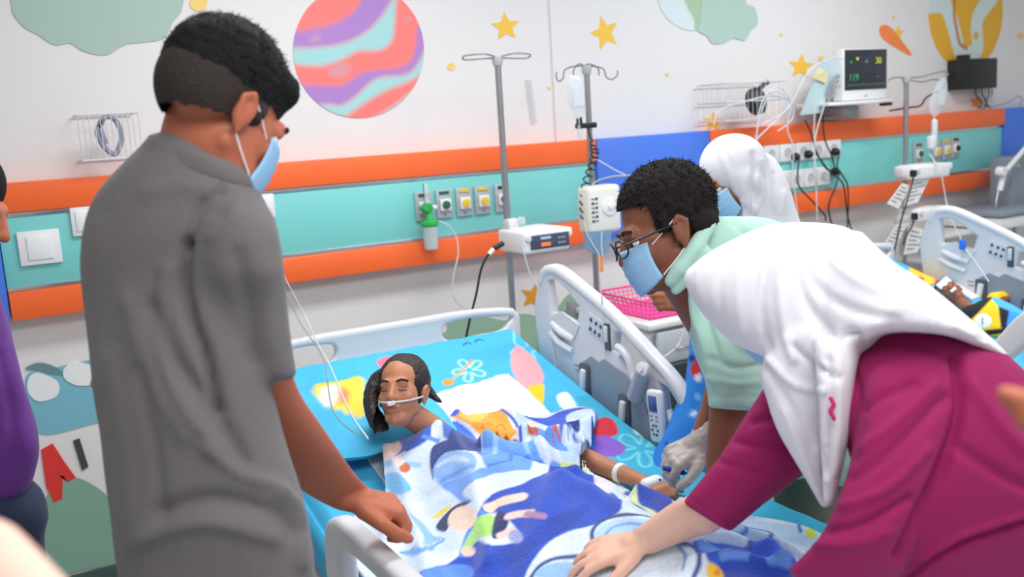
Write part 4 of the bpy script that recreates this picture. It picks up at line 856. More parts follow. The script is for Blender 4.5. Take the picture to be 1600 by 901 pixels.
BL = [('curve', c1((440, 310), (520, 230), (640, 185), (760, 190), (690, 240), (620, 290), (540, 330), (480, 380), (430, 400)), (62, 106, 214)),
 ('curve', c1((120, 300), (300, 310), (380, 350), (330, 420), (300, 520), (220, 480), (150, 400)), (70, 110, 214)),
 ('curve', c1((180, 330), (240, 340), (300, 440), (270, 500), (200, 430)), (168, 190, 238)), ('stroke', c1((200, 350), (240, 420), (270, 480)), 0.006, MBL),
 ('curve', c1((560, 280), (660, 250), (700, 260), (640, 290), (540, 360), (480, 380)), (50, 90, 200)),
 ('curve', c1((330, 420), (380, 350), (440, 330), (470, 370), (420, 420), (360, 480), (330, 490)), (244, 206, 202)), ('stroke', c1((372, 330), (350, 360), (322, 390)), 0.012, (236, 84, 84)),
 ('curve', c1((640, 250), (690, 240), (700, 300), (670, 320), (640, 290)), (248, 214, 200)),
 ('curve', c1((690, 240), (740, 215), (830, 212), (890, 215), (915, 260), (945, 320), (900, 325), (850, 320), (800, 320), (745, 270)), (252, 160, 44)), ('curve', c1((700, 235), (760, 215), (830, 225), (780, 262), (745, 262)), (250, 190, 84)),
 ('stroke', c1((800, 285), (830, 265), (850, 290), (880, 270), (900, 300)), 0.0025, (226, 110, 30)), ('curve', c1((800, 350), (830, 325), (900, 320), (960, 345), (900, 340), (860, 355), (840, 370)), (120, 66, 40)),
 ('stroke', c1((700, 190), (780, 195), (870, 205), (930, 250), (960, 310)), 0.005, (60, 90, 190)), ('ell', (450+718/2.642, 560+190/2.642, 8, 5, 0), (236, 190, 60)),
 ('curve', c1((940, 220), (1010, 250), (1060, 300), (1130, 330), (1200, 380), (1190, 440), (1100, 400), (1020, 350), (970, 290)), (180, 208, 244)), ('curve', c1((1000, 280), (1090, 310), (1160, 380), (1120, 400), (1040, 340)), MBL),
 ('ell', (450+1012/2.642, 560+300/2.642, 9, 7, 0), (180, 78, 40)), ('ell', (450+1112/2.642, 560+325/2.642, 8, 8, 0), (190, 84, 50)), ('ell', (450+1010/2.642, 560+268/2.642, 9, 5, 0), (250, 214, 196)),
 ('curve', c1((975, 235), (1060, 245), (1130, 215), (1230, 200), (1275, 225), (1265, 300), (1225, 360), (1160, 320), (1090, 285), (1020, 260)), (56, 92, 200)), ('curve', c1((1150, 235), (1240, 205), (1268, 240), (1240, 330), (1215, 350), (1170, 300)), (206, 222, 244)), ('ell', (450+1180/2.642, 560+290/2.642, 10, 8, -0.4), (22, 50, 130)),
 # swirl of mid blues in the middle
 ('curve', c1((640, 280), (700, 260), (780, 330), (800, 400), (720, 340), (650, 330)), (66, 110, 208)), ('curve', c1((585, 430), (600, 360), (680, 330), (760, 330), (800, 380), (740, 380), (650, 390), (610, 440), (600, 500)), (40, 60, 136)),
 ('curve', c1((600, 450), (650, 390), (740, 385), (780, 420), (760, 470), (700, 520), (650, 540), (610, 500)), (140, 178, 236)), ('stroke', c1((620, 440), (680, 410), (740, 420)), 0.006, (190, 212, 244)), ('stroke', c1((640, 500), (700, 470), (760, 440)), 0.006, (104, 152, 230)),
 ('curve', c1((640, 520), (740, 480), (800, 450), (850, 470), (800, 540), (740, 600), (680, 560)), (110, 158, 232)),
 ('curve', c1((800, 380), (900, 360), (1020, 400), (1160, 440), (1100, 470), (960, 460), (840, 470)), (104, 158, 234)), ('stroke', c1((820, 400), (920, 390), (1020, 420)), 0.006, (150, 192, 242)), ('stroke', c1((830, 440), (940, 420), (1060, 450)), 0.005, (70, 120, 216)),
 ('curve', c1((720, 550), (830, 480), (960, 480), (960, 520), (860, 550), (800, 600)), (214, 226, 246)),
 # furry deep blue
 ('curve', c1((790, 640), (840, 560), (960, 520), (1020, 490), (1120, 470), (1210, 480), (1321, 540), (1380, 600), (1330, 660), (1180, 720), (1080, 790), (1000, 870), (960, 960), (500, 960), (560, 880), (650, 850), (720, 800), (760, 740), (840, 770), (960, 740), (880, 640)), (42, 78, 188)),
 ('stroke', c1((800, 640), (760, 700), (730, 800)), 0.012, (84, 140, 228)), ('curve', c1((520, 900), (600, 860), (740, 850), (760, 901), (640, 940)), (88, 140, 226)),
 ('curve', c1((840, 780), (960, 760), (1020, 700), (1120, 640), (1250, 600), (1180, 680), (1020, 780), (900, 860)), (34, 64, 166), 0.7),
 # left pale part accents
 ('curve', c1((385, 490), (450, 470), (510, 540), (430, 560)), (120, 186, 236)), ('stroke', c1((380, 440), (440, 430), (540, 440)), 0.007, (150, 200, 240)), ('ell', (450+482/2.642, 560+450/2.642, 9, 8, 0), (196, 108, 70)), ('ell', (450+455/2.642, 560+425/2.642, 9, 7, 0), (248, 214, 206)), ('ell', (450+372/2.642, 560+476/2.642, 8, 6, 0), (220, 150, 130)),
 ('stroke', c1((560, 320), (590, 330), (620, 340)), 0.006, MBL), ('curve', c1((500, 640), (560, 680), (600, 730), (640, 740), (560, 770), (560, 730)), (140, 186, 238)), ('stroke', c1((470, 800), (560, 790), (640, 750)), 0.006, (110, 166, 232)),
 # small abstract figure colours: yellow flash, cream, navy, green
 ('curve', c1((590, 660), (640, 620), (675, 598), (660, 625), (620, 655)), (246, 214, 70)), ('curve', c1((610, 695), (650, 640), (700, 600), (750, 585), (740, 600), (690, 640), (660, 700), (640, 715)), (36, 44, 92)),
 ('ell', (450+720/2.642, 560+660/2.642, 24, 19, -0.5), (246, 214, 196)), ('ell', (450+815/2.642, 560+690/2.642, 20, 17, -0.6), (164, 222, 110)), ('curve', c1((750, 720), (770, 700), (800, 720), (765, 770), (740, 800), (715, 790)), (180, 226, 140)),
 ('stroke', c1((830, 620), (880, 590), (965, 570)), 0.014, (246, 210, 190)), ('ell', (450+745/2.642, 560+795/2.642, 11, 8, 0), (246, 210, 190)), ('curve', c1((860, 640), (900, 640), (910, 680), (870, 740), (840, 730)), (36, 44, 96)), ('stroke', c1((910, 650), (960, 640), (1000, 638)), 0.010, (240, 200, 190)), ('stroke', c1((985, 640), (1055, 650)), 0.008, (170, 130, 170)),
 ('stroke', c1((880, 730), (920, 715)), 0.011, (240, 200, 190)), ('ell', (450+940/2.642, 560+735/2.642, 12, 10, 0.5), (150, 160, 210)),
 # pale area with ring swirls
 ('curve', c2((60, 901), (150, 760), (260, 690), (380, 660), (480, 610), (600, 580), (760, 640), (900, 720), (1000, 780), (960, 901), (800, 1000), (100, 1000)), (216, 230, 244)),
 ('stroke', c2((385, 760), (375, 690), (420, 640), (520, 610), (640, 620), (700, 660)), 0.0045, (40, 66, 130)), ('curve', c2((400, 740), (390, 690), (440, 645), (560, 625), (660, 640), (690, 680), (600, 760), (480, 780)), (176, 208, 240)),
 ('stroke', c2((450, 740), (440, 700), (480, 665), (560, 650), (640, 665)), 0.003, (110, 150, 210)), ('stroke', c2((540, 720), (580, 700), (640, 700)), 0.010, (70, 116, 206)), ('stroke', c2((385, 755), (400, 775), (420, 780)), 0.0045, (40, 66, 130)),
 ('stroke', c2((90, 901), (130, 850), (200, 815), (300, 805)), 0.0045, (40, 66, 130)), ('curve', c2((110, 901), (150, 850), (240, 830), (320, 850), (300, 901)), (150, 190, 236)), 
 ('stroke', c2((730, 740), (830, 750), (870, 790), (875, 840), (850, 901)), 0.004, (50, 80, 150)), ('stroke', c2((780, 760), (810, 800), (800, 860)), 0.003, (110, 150, 210)),
 # right part
 ('curve', c2((520, 515), (560, 490), (640, 480), (720, 530), (770, 590), (720, 640), (640, 600), (560, 560)), (40, 70, 176)), ('stroke', c2((645, 530), (665, 570), (700, 600)), 0.010, (224, 190, 190)), ('stroke', c2((530, 520), (560, 550), (640, 590), (690, 635)), 0.008, (214, 222, 170)),
 ('curve', c2((560, 490), (700, 500), (690, 540), (600, 530)), (60, 100, 206), 0.6),
 ('curve', c2((840, 740), (960, 730), (1100, 760), (1250, 800), (1330, 860), (1330, 960), (1000, 960), (940, 850)), (52, 92, 206)), ('stroke', c2((900, 760), (1000, 800), (1130, 830), (1300, 840)), 0.012, (100, 150, 232)), ('curve', c2((980, 830), (1150, 830), (1320, 880), (1320, 960), (1000, 960)), (36, 70, 178)),
 ('curve', c2((880, 720), (960, 660), (1100, 640), (1250, 650), (1420, 700), (1400, 760), (1250, 740), (1100, 760), (980, 740)), (182, 210, 240)), ('stroke', c2((1060, 650), (1100, 668), (1200, 690), (1220, 720), (1180, 755), (1100, 770)), 0.004, (60, 90, 170)), ('stroke', c2((1000, 700), (1120, 700), (1210, 705)), 0.004, (70, 120, 210)), ('stroke', c2((1340, 650), (1350, 690)), 0.004, (60, 100, 190)),
 ('curve', c2((1375, 680), (1420, 670), (1420, 715), (1380, 715)), (206, 220, 60)), ('curve', c2((915, 840), (960, 850), (990, 901), (920, 910)), (246, 200, 50)), ('ell', (800+960/2.994, 600+880/2.994, 5, 5, 0), (238, 140, 40)),
 ('curve', c2((360, 460), (400, 445), (470, 490), (440, 510)), (226, 216, 226)), ('stroke', c2((240, 380), (300, 395), (340, 410)), 0.008, (208, 222, 130))]
out_px = [(596, 688), (606, 676), (622, 658), (642, 640), (690, 629), (715, 627), (760, 630), (800, 640), (835, 652), (870, 642), (905, 634), (930, 640), (931, 662), (915, 698), (905, 712), (922, 735), (955, 752), (985, 768), (1012, 760), (1035, 775), (1058, 800), (1080, 812), (1140, 802), (1220, 812), (1275, 828), (1300, 850)]
outB = [convB(*p) for p in spline(out_px, 4)]+[(1.66, 1.2), (1.67, 0.42), (0.64, 0.42), (0.635, 1.9), (0.66, 2.02), (0.72, 2.10), (0.80, 2.09)]
def blcol(X, Y):
    C = paint(X, Y, (212, 226, 245), BL, convB, 0.003)
    n = (np.sin(X*240+3*np.sin(Y*60))*np.sin(Y*210+2*np.sin(X*80)))*0.05+np.sin(X*55+Y*40+2*np.sin(Y*22))*0.05
    return C*(1+n[..., None])
BLM = mat('fleece_print', rough=0.9, attr=True, bump=0.35, bscale=160, sheen=0.3)
o = sheet_grid('fleece_blanket', np.linspace(0.62, 1.69, 520), np.linspace(0.42, 2.42, 960), blz, keep(outB), blcol, BLM, 0.009)
tag(o, 'fluffy blue and white printed blanket over the child on the near bed', 'blanket')

# pillow
def pillow(c, sx, sy, sz, mt, name='pillow', tilt=0.24):
    n = 24; vs = []; fs = []
    for s in (1, -1):
        for i in range(n+1):
            for j in range(n+1):
                u, v = 2*i/n-1, 2*j/n-1; h = s*sz*((1-u**4)*(1-v**4))**0.5
                k = 1-0.06*(u*u*v*v); x, y = sx*u*k, sy*v*k
                vs.append((c[0]+x, c[1]+y, c[2]+h+tilt*y+0.003*sin(u*9+v*5)))
    N = (n+1)**2
    for s in range(2):
        for i in range(n):
            for j in range(n):
                a = s*N+i*(n+1)+j; fs.append((a, a+1, a+n+2, a+n+1))
    return MB().add(vs, fs).build(name, mt)
o = pillow((0.90, 2.47, 0.842), 0.215, 0.20, 0.030, SHM)
A = np.array([v.co for v in o.data.vertices])
set_paint(o.data, paint(A[:, 0], A[:, 1], CY, [('curve', [(492, 622), (510, 612), (540, 606), (568, 606), (568, 642), (530, 640), (500, 636)], (236, 210, 70)), ('ell', (534, 627, 13, 7, 0.2), (240, 140, 90)), ('curve', [(500, 625), (520, 618), (530, 628), (510, 640)], (244, 240, 220)), ('ell', (604, 562, 14, 9, 0), (238, 120, 150))], lambda x, y: tuple(onZ(x, y, 0.87)[:2]), 0.004)); tag(o, 'flat cyan pillow under the child head', 'pillow')

# bedside cabinet and what stands on it
t = thing('bedside_cabinet', 'white bedside cabinet with grey drawer behind the near rail', 'cabinet', (2.53, 3.3, 0))
x0, x1, y0, y1, zt = 2.325, 2.78, 3.0, 3.58, 0.79
MB().box(((x0+x1)/2, (y0+y1)/2, zt-0.012), (x1-x0+0.03, y1-y0+0.03, 0.025), 0.006).build('worktop', PLASTIC, t)
MB().box(((x0+x1)/2, (y0+y1)/2+0.01, (zt+0.13)/2), (x1-x0, y1-y0-0.02, zt-0.155), 0.006).build('carcass', mat('cabinet_white', (222, 224, 226), 0.4), t)
d = MB().box(((x0+x1)/2+0.005, y0-0.004, zt-0.105), (x1-x0-0.05, 0.02, 0.13), 0.005).build('drawer', mat('drawer_grey', (198, 202, 206), 0.4), t)
for fx in (x0+0.05, x1-0.05):
    for fy in (y0+0.05, y1-0.05): MB().tube([(fx, fy, 0), (fx, fy, 0.15)], 0.015, 8).build('foot', DGREY, t)
MB().tube(spline([(2.44, y0-0.012, zt-0.11), (2.45, y0-0.035, zt-0.11), (2.53, y0-0.04, zt-0.11), (2.61, y0-0.035, zt-0.11), (2.62, y0-0.012, zt-0.11)], 5), 0.005, 8).build('handle', STEEL, d)
MB().box(((x0+x1)/2+0.005, y0-0.002, 0.35), (x1-x0-0.05, 0.018, 0.5), 0.005).build('door', mat('cabinet_dark', (52, 62, 64), 0.4), t)
p = [onZ(x, y, zt+0.008) for x, y in ((950, 470), (988, 492), (1022, 482), (980, 462))]
cx, cy = 2.50, 3.22
t = thing('plastic_basket', 'bright pink plastic basket on the bedside cabinet', 'basket', (cx, cy, zt))
PINK = mat('pink_plastic', (255, 84, 164), 0.35)
bx, by, bh = 0.145, 0.19, 0.075
def bk(u, v, h): s = 0.86+0.14*h/bh; return (cx+bx*s*u, cy+by*s*v, zt+0.003+h)
MB().box((cx, cy, zt+0.005), (bx*1.72, by*1.72, 0.006), 0.002).build('bottom', PINK, t)
MB().tube([bk(-1, -1, bh), bk(1, -1, bh), bk(1, 1, bh), bk(-1, 1, bh), bk(-1, -1, bh)], 0.005, 8).build('rim', PINK, t)
gm = MB()
for h in (0.004, 0.022, 0.04, 0.058): gm.tube([bk(-1, -1, h), bk(1, -1, h), bk(1, 1, h), bk(-1, 1, h), bk(-1, -1, h)], 0.003, 5)
for k in range(13):
    u = -1+k/6
    for v in (-1, 1): gm.tube([bk(u, v, 0.002), bk(u, v, bh)], 0.0025, 4); gm.tube([bk(v, u, 0.002), bk(v, u, bh)], 0.0025, 4)
gm.build('lattice_side', PINK, t)['kind'] = 'stuff'
MB().prism([onY(x, y, 3.5) for x, y in ((888, 472), (910, 474), (909, 500), (889, 492))], (0, 0.02, 0)).build('document_tray', mat('grey_metal'), None)
tag(bpy.data.objects['document_tray'], 'grey tray edge seen through the near side rail opening', 'tray')
t = MB().tube(hk([(1018, 470), (1018, 448), (1050, 452), (1050, 470)], 3.5), 0.003, 6).build('wire_rack', STEEL); tag(t, 'small steel wire rack on the cabinet behind the pink basket', 'rack')
cable('tubing', hk([(1072, 500), (1062, 535), (1045, 552), (1030, 560)], 2.9), 0.003, mat('white_tubing'), 'white tube drooping across the cabinet drawer', 'tubing')
o = MB().prism(hk([(1040, 410), (1040, 400)], 3.6)+hk([(905, 400), (905, 480), (1040, 480)], 3.6)[0:0]+hk([(905, 392), (905, 470), (1040, 470)], 3.6), (0, 0.02, 0)) if False else None
# ------------------------------------------------------------------ sculpting helpers for bodies and cloth
def nrm(v): v = np.array(v, float); return v/np.linalg.norm(v)
def to_px(A):
    d = A-CAM; z = d @ FW; return 800+FPX*(d @ RT)/z, 450.5-FPX*(d @ UP)/z, z
class SC3(MB):
    def cap(s, p0, p1, r0, r1, n=14, k=5):
        """tapered capsule"""
        p0, p1 = np.array(p0, float), np.array(p1, float); L = np.linalg.norm(p1-p0)
        ax = nrm(p1-p0) if L > 1e-6 else np.array([0, 0, 1.]); e = nrm(np.cross(ax, [0.3, 0.9, 0.2])); g = np.cross(ax, e); vs = []; fs = []; R = []
        for i in range(k+1): a = pi/2*(1-i/k)*0.97; R.append((r0*cos(a), -r0*sin(a)))
        for i in range(k+1): a = pi/2*(i/k)*0.97; R.append((r1*cos(a), L+r1*sin(a)))
        for r, h in R:
            for j in range(n): t = 2*pi*j/n; vs.append(p0+ax*h+(e*cos(t)+g*sin(t))*r)
        for i in range(len(R)-1):
            for j in range(n): fs.append((i*n+j, i*n+(j+1) % n, (i+1)*n+(j+1) % n, (i+1)*n+j))
        fs.append(tuple(range(n))[::-1]); fs.append(tuple((len(R)-1)*n+j for j in range(n)))
        return s.add(vs, fs)
    def chain(s, pts, rs):
        for a, b, r, q in zip(pts[:-1], pts[1:], rs[:-1], rs[1:]): s.cap(a, b, r, q)
        return s
    def ell(s, c, r, B=None, n=24, k=14):
        c = np.array(c, float); B = np.eye(3) if B is None else B; vs = []; fs = []
        for i in range(k+1):
            p = pi*min(max(i/k, 0.01), 0.99)
            for j in range(n):
                t = 2*pi*j/n; q = np.array([r[0]*sin(p)*cos(t), r[1]*sin(p)*sin(t), r[2]*cos(p)]); vs.append(c+q @ B)
        for i in range(k):
            for j in range(n): fs.append((i*n+j, (i+1)*n+j, (i+1)*n+(j+1) % n, i*n+(j+1) % n))
        fs.append(tuple(range(n))); fs.append(tuple(k*n+j for j in range(n))[::-1])
        return s.add(vs, fs)
    def slab(s, rings, n=28, p=2.2, sub=4, round0=0.5, round1=0.5):
        """loft through elliptical sections, each spanned by two surveyed edge points (x0,y0,x1,y1,z,depth)"""
        R = spline([np.array(r, float) for r in rings], sub)
        secs = []
        for x0, y0, x1, y1, z, d in R:
            a, b = at(x0, y0, z), at(x1, y1, z); c = (a+b)/2; w = (b-a)/2; dv = nrm(c-CAM)*d; secs.append((c, w, dv))
        def capr(i, j, rr):
            c, w, dv = secs[i]; dirn = c-secs[j][0]; dirn = nrm(dirn)*min(np.linalg.norm(w), np.linalg.norm(dv))*rr
            return [(c+dirn*q, w*f, dv*f) for q, f in ((0.4, 0.92), (0.75, 0.72), (0.95, 0.40), (1.0, 0.1))]
        secs = capr(0, 1, round0)[::-1]+secs+capr(-1, -2, round1)
        vs = []; fs = []
        for c, w, dv in secs:
            for j in range(n):
                t = 2*pi*j/n; ct, st = cos(t), sin(t)
                vs.append(c+w*np.sign(ct)*abs(ct)**(2/p)+dv*np.sign(st)*abs(st)**(2/p))
        K = len(secs)
        for i in range(K-1):
            for j in range(n): fs.append((i*n+j, i*n+(j+1) % n, (i+1)*n+(j+1) % n, (i+1)*n+j))
        fs.append(tuple(range(n))[::-1]); fs.append(tuple((K-1)*n+j for j in range(n)))
        return s.add(vs, fs)
def blob(name, sc, voxel, mt, parent=None, smooth=6, folds=(), rough=0.0, rfreq=30.0, cut=None, colour=None):
    """fuse overlapping volumes to one continuous surface, smooth it, then press folds into it"""
    me = bpy.data.meshes.new('tmp'); me.from_pydata(sc.v, [], sc.f)
    bm = bmesh.new(); bm.from_mesh(me); bmesh.ops.recalc_face_normals(bm, faces=bm.faces); bm.to_mesh(me); bm.free()
    o = bpy.data.objects.new('tmp', me); COL.objects.link(o)
    r = o.modifiers.new('r', 'REMESH'); r.mode = 'VOXEL'; r.voxel_size = voxel
    if smooth: q = o.modifiers.new('s', 'SMOOTH'); q.iterations = smooth; q.factor = 0.6
    m2 = bpy.data.meshes.new_from_object(o.evaluated_get(bpy.context.evaluated_depsgraph_get())); bpy.data.objects.remove(o)
    n = len(m2.vertices); A = np.empty(n*3); m2.vertices.foreach_get('co', A); A = A.reshape(-1, 3)
    if folds or rough:
        Nn = np.empty(n*3); m2.vertex_normals.foreach_get('vector', Nn); Nn = Nn.reshape(-1, 3)
        D = np.zeros(n); X, Y, Zd = to_px(A); face = np.clip(-np.einsum('ij,ij->i', Nn, (A-CAM)/np.linalg.norm(A-CAM, axis=1)[:, None])*2, 0, 1)
        for pts, w, dep in folds:
            P = spline(pts, 5); d = pdist(X, Y, P); L = len(P)
            D += dep*np.exp(-(d/w)**2)*face
        if rough:
            F = rfreq; D += rough*(np.sin(A[:, 0]*F+2*np.sin(A[:, 2]*F*0.6))*np.sin(A[:, 2]*F*0.8+1.5*np.sin(A[:, 1]*F*0.7))+0.5*np.sin(A[:, 1]*F*2.1+A[:, 0]*F*1.3)*np.sin(A[:, 2]*F*1.9))
        A = A+Nn*D[:, None]; m2.vertices.foreach_set('co', A.ravel())
    if colour is not None:
        X, Y, _ = to_px(A); set_paint(m2, paint(X, Y, colour[0], colour[1], lambda x, y: (x, y), colour[2] if len(colour) > 2 else 2.0))
    if cut is not None:
        k = cut(A); bm = bmesh.new(); bm.from_mesh(m2); bm.verts.ensure_lookup_table()
        bmesh.ops.delete(bm, geom=[v for v in bm.verts if k[v.index]], context='VERTS'); bm.to_mesh(m2); bm.free()
    m2.materials.clear(); m2.materials.append(mt); m2.polygons.foreach_set('use_smooth', [True]*len(m2.polygons)); m2.name = name
    return link(name, m2, parent)

class Head:
    def __init__(s, o, f, u, sc=1.0):
        s.o = np.array(o, float); s.f = nrm(f); u = np.array(u, float); s.u = nrm(u-s.f*(u @ s.f)); s.r = np.cross(s.f, s.u); s.s = sc
        s.B = np.array([s.r, s.f, s.u])
    def p(s, x, y, z): return s.o+(s.r*x+s.f*y+s.u*z)*s.s
    def local(s, A): return (A-s.o) @ s.B.T/s.s
    def prims(s, S, lean=0):
        k = s.s; E = lambda c, r: S.ell(s.p(*c), [q*k for q in r], s.B); Cc = lambda a, b, r, q: S.cap(s.p(*a), s.p(*b), r*k, q*k)
        E((0, -0.018, 0.048), (0.073, 0.094, 0.080)); E((0, 0.028, -0.012), (0.062, 0.062, 0.075)); E((0, 0.030, -0.070), (0.044, 0.048, 0.040))
        Cc((-0.045, 0.0, -0.045), (-0.018, 0.062, -0.085), 0.018, 0.016); Cc((0.045, 0.0, -0.045), (0.018, 0.062, -0.085), 0.018, 0.016)
        Cc((0, 0.070, -0.088), (0, 0.074, -0.090), 0.016, 0.015)
        Cc((-0.032, 0.074, 0.028), (0.032, 0.074, 0.028), 0.014, 0.014)
        Cc((-0.042, 0.0775, 0.0185), (-0.020, 0.0815, 0.0190), 0.0060, 0.0060); Cc((0.042, 0.0775, 0.0185), (0.020, 0.0815, 0.0190), 0.0060, 0.0060); Cc((0, 0.086, 0.018), (0, 0.104, -0.022), 0.008, 0.012); E((-0.011, 0.093, -0.025), (0.008, 0.009, 0.007)); E((0.011, 0.093, -0.025), (0.008, 0.009, 0.007))
        E((-0.037, 0.062, -0.018), (0.020, 0.018, 0.020)); E((0.037, 0.062, -0.018), (0.020, 0.018, 0.020))
        Cc((-0.016, 0.084, -0.050), (0.016, 0.084, -0.050), 0.007, 0.007); Cc((-0.013, 0.083, -0.060), (0.013, 0.083, -0.060), 0.0075, 0.0075)
        for q in (-1, 1):
            E((q*0.073, -0.010, -0.004), (0.010, 0.016, 0.028))
            pts = [s.p(q*0.074, 0.002, -0.018), s.p(q*0.080, 0.004, 0.012), s.p(q*0.083, -0.010, 0.028), s.p(q*0.085, -0.026, 0.014), s.p(q*0.080, -0.020, -0.012), s.p(q*0.074, -0.006, -0.034)]
            S.chain(pts, [0.004*k, 0.0045*k, 0.005*k, 0.005*k, 0.0045*k, 0.006*k])
        return S
    def eyes(s, parent, closed=False, skin=None):
        for q in (-1, 1):
            c = s.p(q*0.031, 0.0700, 0.006)
            if closed:
                MB().tube(spline([s.p(q*0.017, 0.084, 0.004), s.p(q*0.031, 0.087, 0.001), s.p(q*0.045, 0.080, 0.003)], 4), 0.0016*s.s, 6).build('eyelash', BLACK, parent)
            else:
                e = MB().sphere(tuple(c), 0.0125*s.s, 16, 12).build('eye', mat('eye_white', (232, 228, 222), 0.2), parent)
                MB().sphere(tuple(c+s.f*0.0065*s.s), 0.0070*s.s, 14, 10).build('iris', mat('iris_brown', (40, 24, 16), 0.1), e)
            MB().tube(spline([s.p(q*0.014, 0.089, 0.030), s.p(q*0.032, 0.090, 0.035), s.p(q*0.050, 0.078, 0.030)], 4), [0.003*s.s]*9, 6).build('eyebrow', mat('brow_hair', (30, 24, 22), 0.8), parent)
    def hair(s, S, r=(0.081, 0.104, 0.089), c=(0, -0.026, 0.058)):
        return S.ell(s.p(*c), [q*s.s for q in r], s.B, 32, 20)
    def mask(s, parent, col=(150, 196, 232), top=0.0, bottom=-0.100, wide=0.064, out=0.0):
        nu, nv = 26, 16; vs = []; fs = []
        for i in range(nv+1):
            v = i/nv; z = top+(bottom-top)*v; rr = 0.060+0.002*v
            for j in range(nu+1):
                u = 2*j/nu-1; a = u*1.12; bulge = 0.118-0.018*v**2-0.010*(1-v)**3
                y = bulge*cos(a*0.92)**0.9 + out - 0.002; x = wide*sin(a)*1.02
                pleat = 0.0022*abs(((v*5) % 1)-0.5)*2*(1-abs(u)**4)
                vs.append(s.p(x, y-pleat, z*(1-0.25*u*u)+0.0*(u*u)))
        for i in range(nv):
            for j in range(nu): a = i*(nu+1)+j; fs.append((a, a+1, a+nu+2, a+nu+1))
        m_ = mat('mask_blue' if col[0] < 200 else 'mask_pale', col, 0.75, bump=0.1, bscale=80)
        o = MB().add(vs, fs).build('face_mask', m_, parent, True, 80); md = o.modifiers.new('t', 'SOLIDIFY'); md.thickness = 0.0022
        for q in (-1, 1):
            e1, e2 = s.p(q*0.057, 0.050, top-0.008), s.p(q*0.057, 0.050, bottom+0.028); ear = s.p(q*0.080, -0.022, 0.010)
            MB().tube(spline([e1, s.p(q*0.073, 0.015, 0.012), s.p(q*0.079, -0.012, 0.026), ear, s.p(q*0.074, -0.012, -0.03), e2], 5), 0.0014*s.s, 6).build('ear_loop', mat('loop_white', (238, 238, 240), 0.7), o)
        return o
def strands(H, hair_o, count, length, mt, parent, flow=None, hr=(0.081, 0.104, 0.089), hc=(0, -0.026, 0.058), zmin=-0.02, curl=0.5):
    """short tapering hairs rooted all over the scalp volume, joined into one part"""
    rng = np.random.RandomState(3); vs = []; fs = []
    for i in range(count):
        v = nrm(rng.normal(size=3)); c = np.array(hc)+v*np.array(hr)
        if c[2] < zmin+0.95*max(0, c[1]): continue
        d = nrm(v*0.75+rng.normal(size=3)*curl+(np.array(flow) if flow is not None else 0)); p0 = H.p(*(c-v*0.004)); L = length*(0.6+0.8*rng.rand())
        dd = d @ H.B; side = nrm(np.cross(dd, rng.normal(size=3)))*0.0011*H.s; b = rng.normal(size=3)*L*0.25
        p1 = p0+dd*L*0.5+b*0.3; p2 = p0+dd*L+b
        k = len(vs); vs += [p0-side, p0+side, p1+side*0.8, p1-side*0.8, p2]; fs += [(k, k+1, k+2, k+3), (k+3, k+2, k+4)]
    o = MB(); o.add(vs, fs); me = bpy.data.meshes.new('hair_strands'); me.from_pydata(o.v, [], o.f); me.materials.append(mt)
    q = link('hair_strands', me, parent); q['kind'] = 'stuff'; return q
def hand(S, w, d, n, thumb, k=1.0, curl=(0.25, 0.25, 0.3, 0.35), spread=0.09, tcurl=0.4, rad=1.0):
    """palm and five fingers: w wrist, d towards the fingers, n out of the back of the hand, thumb = +1/-1 side"""
    d = nrm(d); n = np.array(n, float); n = nrm(n-d*(n @ d)); r = np.cross(d, n)*thumb; w = np.array(w, float); R_ = rad*k
    P = lambda a, b, c: w+(d*a+r*b+n*c)*k
    for b in (0.026, 0.009, -0.009, -0.025): S.cap(P(0.012, b*0.62, -0.004), P(0.082-abs(b-0.009)*0.25, b, 0), 0.0155*R_, 0.0115*R_)
    S.cap(P(-0.02, 0, 0), P(0.02, 0, -0.002), 0.024*R_, 0.022*R_)
    S.cap(P(0.02, 0.020, -0.008), P(0.045, 0.026, -0.010), 0.017*R_, 0.014*R_)
    for i, (b, L) in enumerate(((0.029, 0.072), (0.010, 0.080), (-0.010, 0.074), (-0.028, 0.058))):
        base = P(0.082-abs(b-0.008)*0.3, b, 0.001); a = spread*(1.2-0.8*i); dd = nrm(d*cos(a)+r*sin(a)); c = curl[i]; pts = [base]; ang = c*0.7; rr = [0.0100, 0.0090, 0.0082, 0.0072]
        for seg, f in enumerate((0.46, 0.30, 0.24)):
            v = dd*cos(ang)-n*sin(ang); pts.append(pts[-1]+v*L*f*k); ang += c*1.1
        S.chain(pts, [q*R_ for q in rr])
    t0 = P(0.018, 0.022, -0.008); tv = nrm(d*0.72+r*0.70-n*0.10); t1 = t0+tv*0.040*k; tv2 = nrm(tv-r*tcurl*0.5+d*0.25-n*0.15); t2 = t1+tv2*0.032*k; t3 = t2+nrm(tv2-r*tcurl*0.4)*0.026*k
    S.chain([t0, t1, t2, t3], [0.0150*R_, 0.0120*R_, 0.0105*R_, 0.0088*R_]); return S
def skin(name, col): return mat(name, col, 0.5, sss=0.12, var=0.04, vscale=14, spec=0.35)
def cloth(name, col, b=0.12, sc=90, rough=0.85, sheen=0.1): return mat(name, col, rough, bump=b, bscale=sc, var=0.02, sheen=sheen)
img = lambda x, y, z=0.0: RT*x+UP*y+FW*z       # direction helper for sculpting: right, up, away

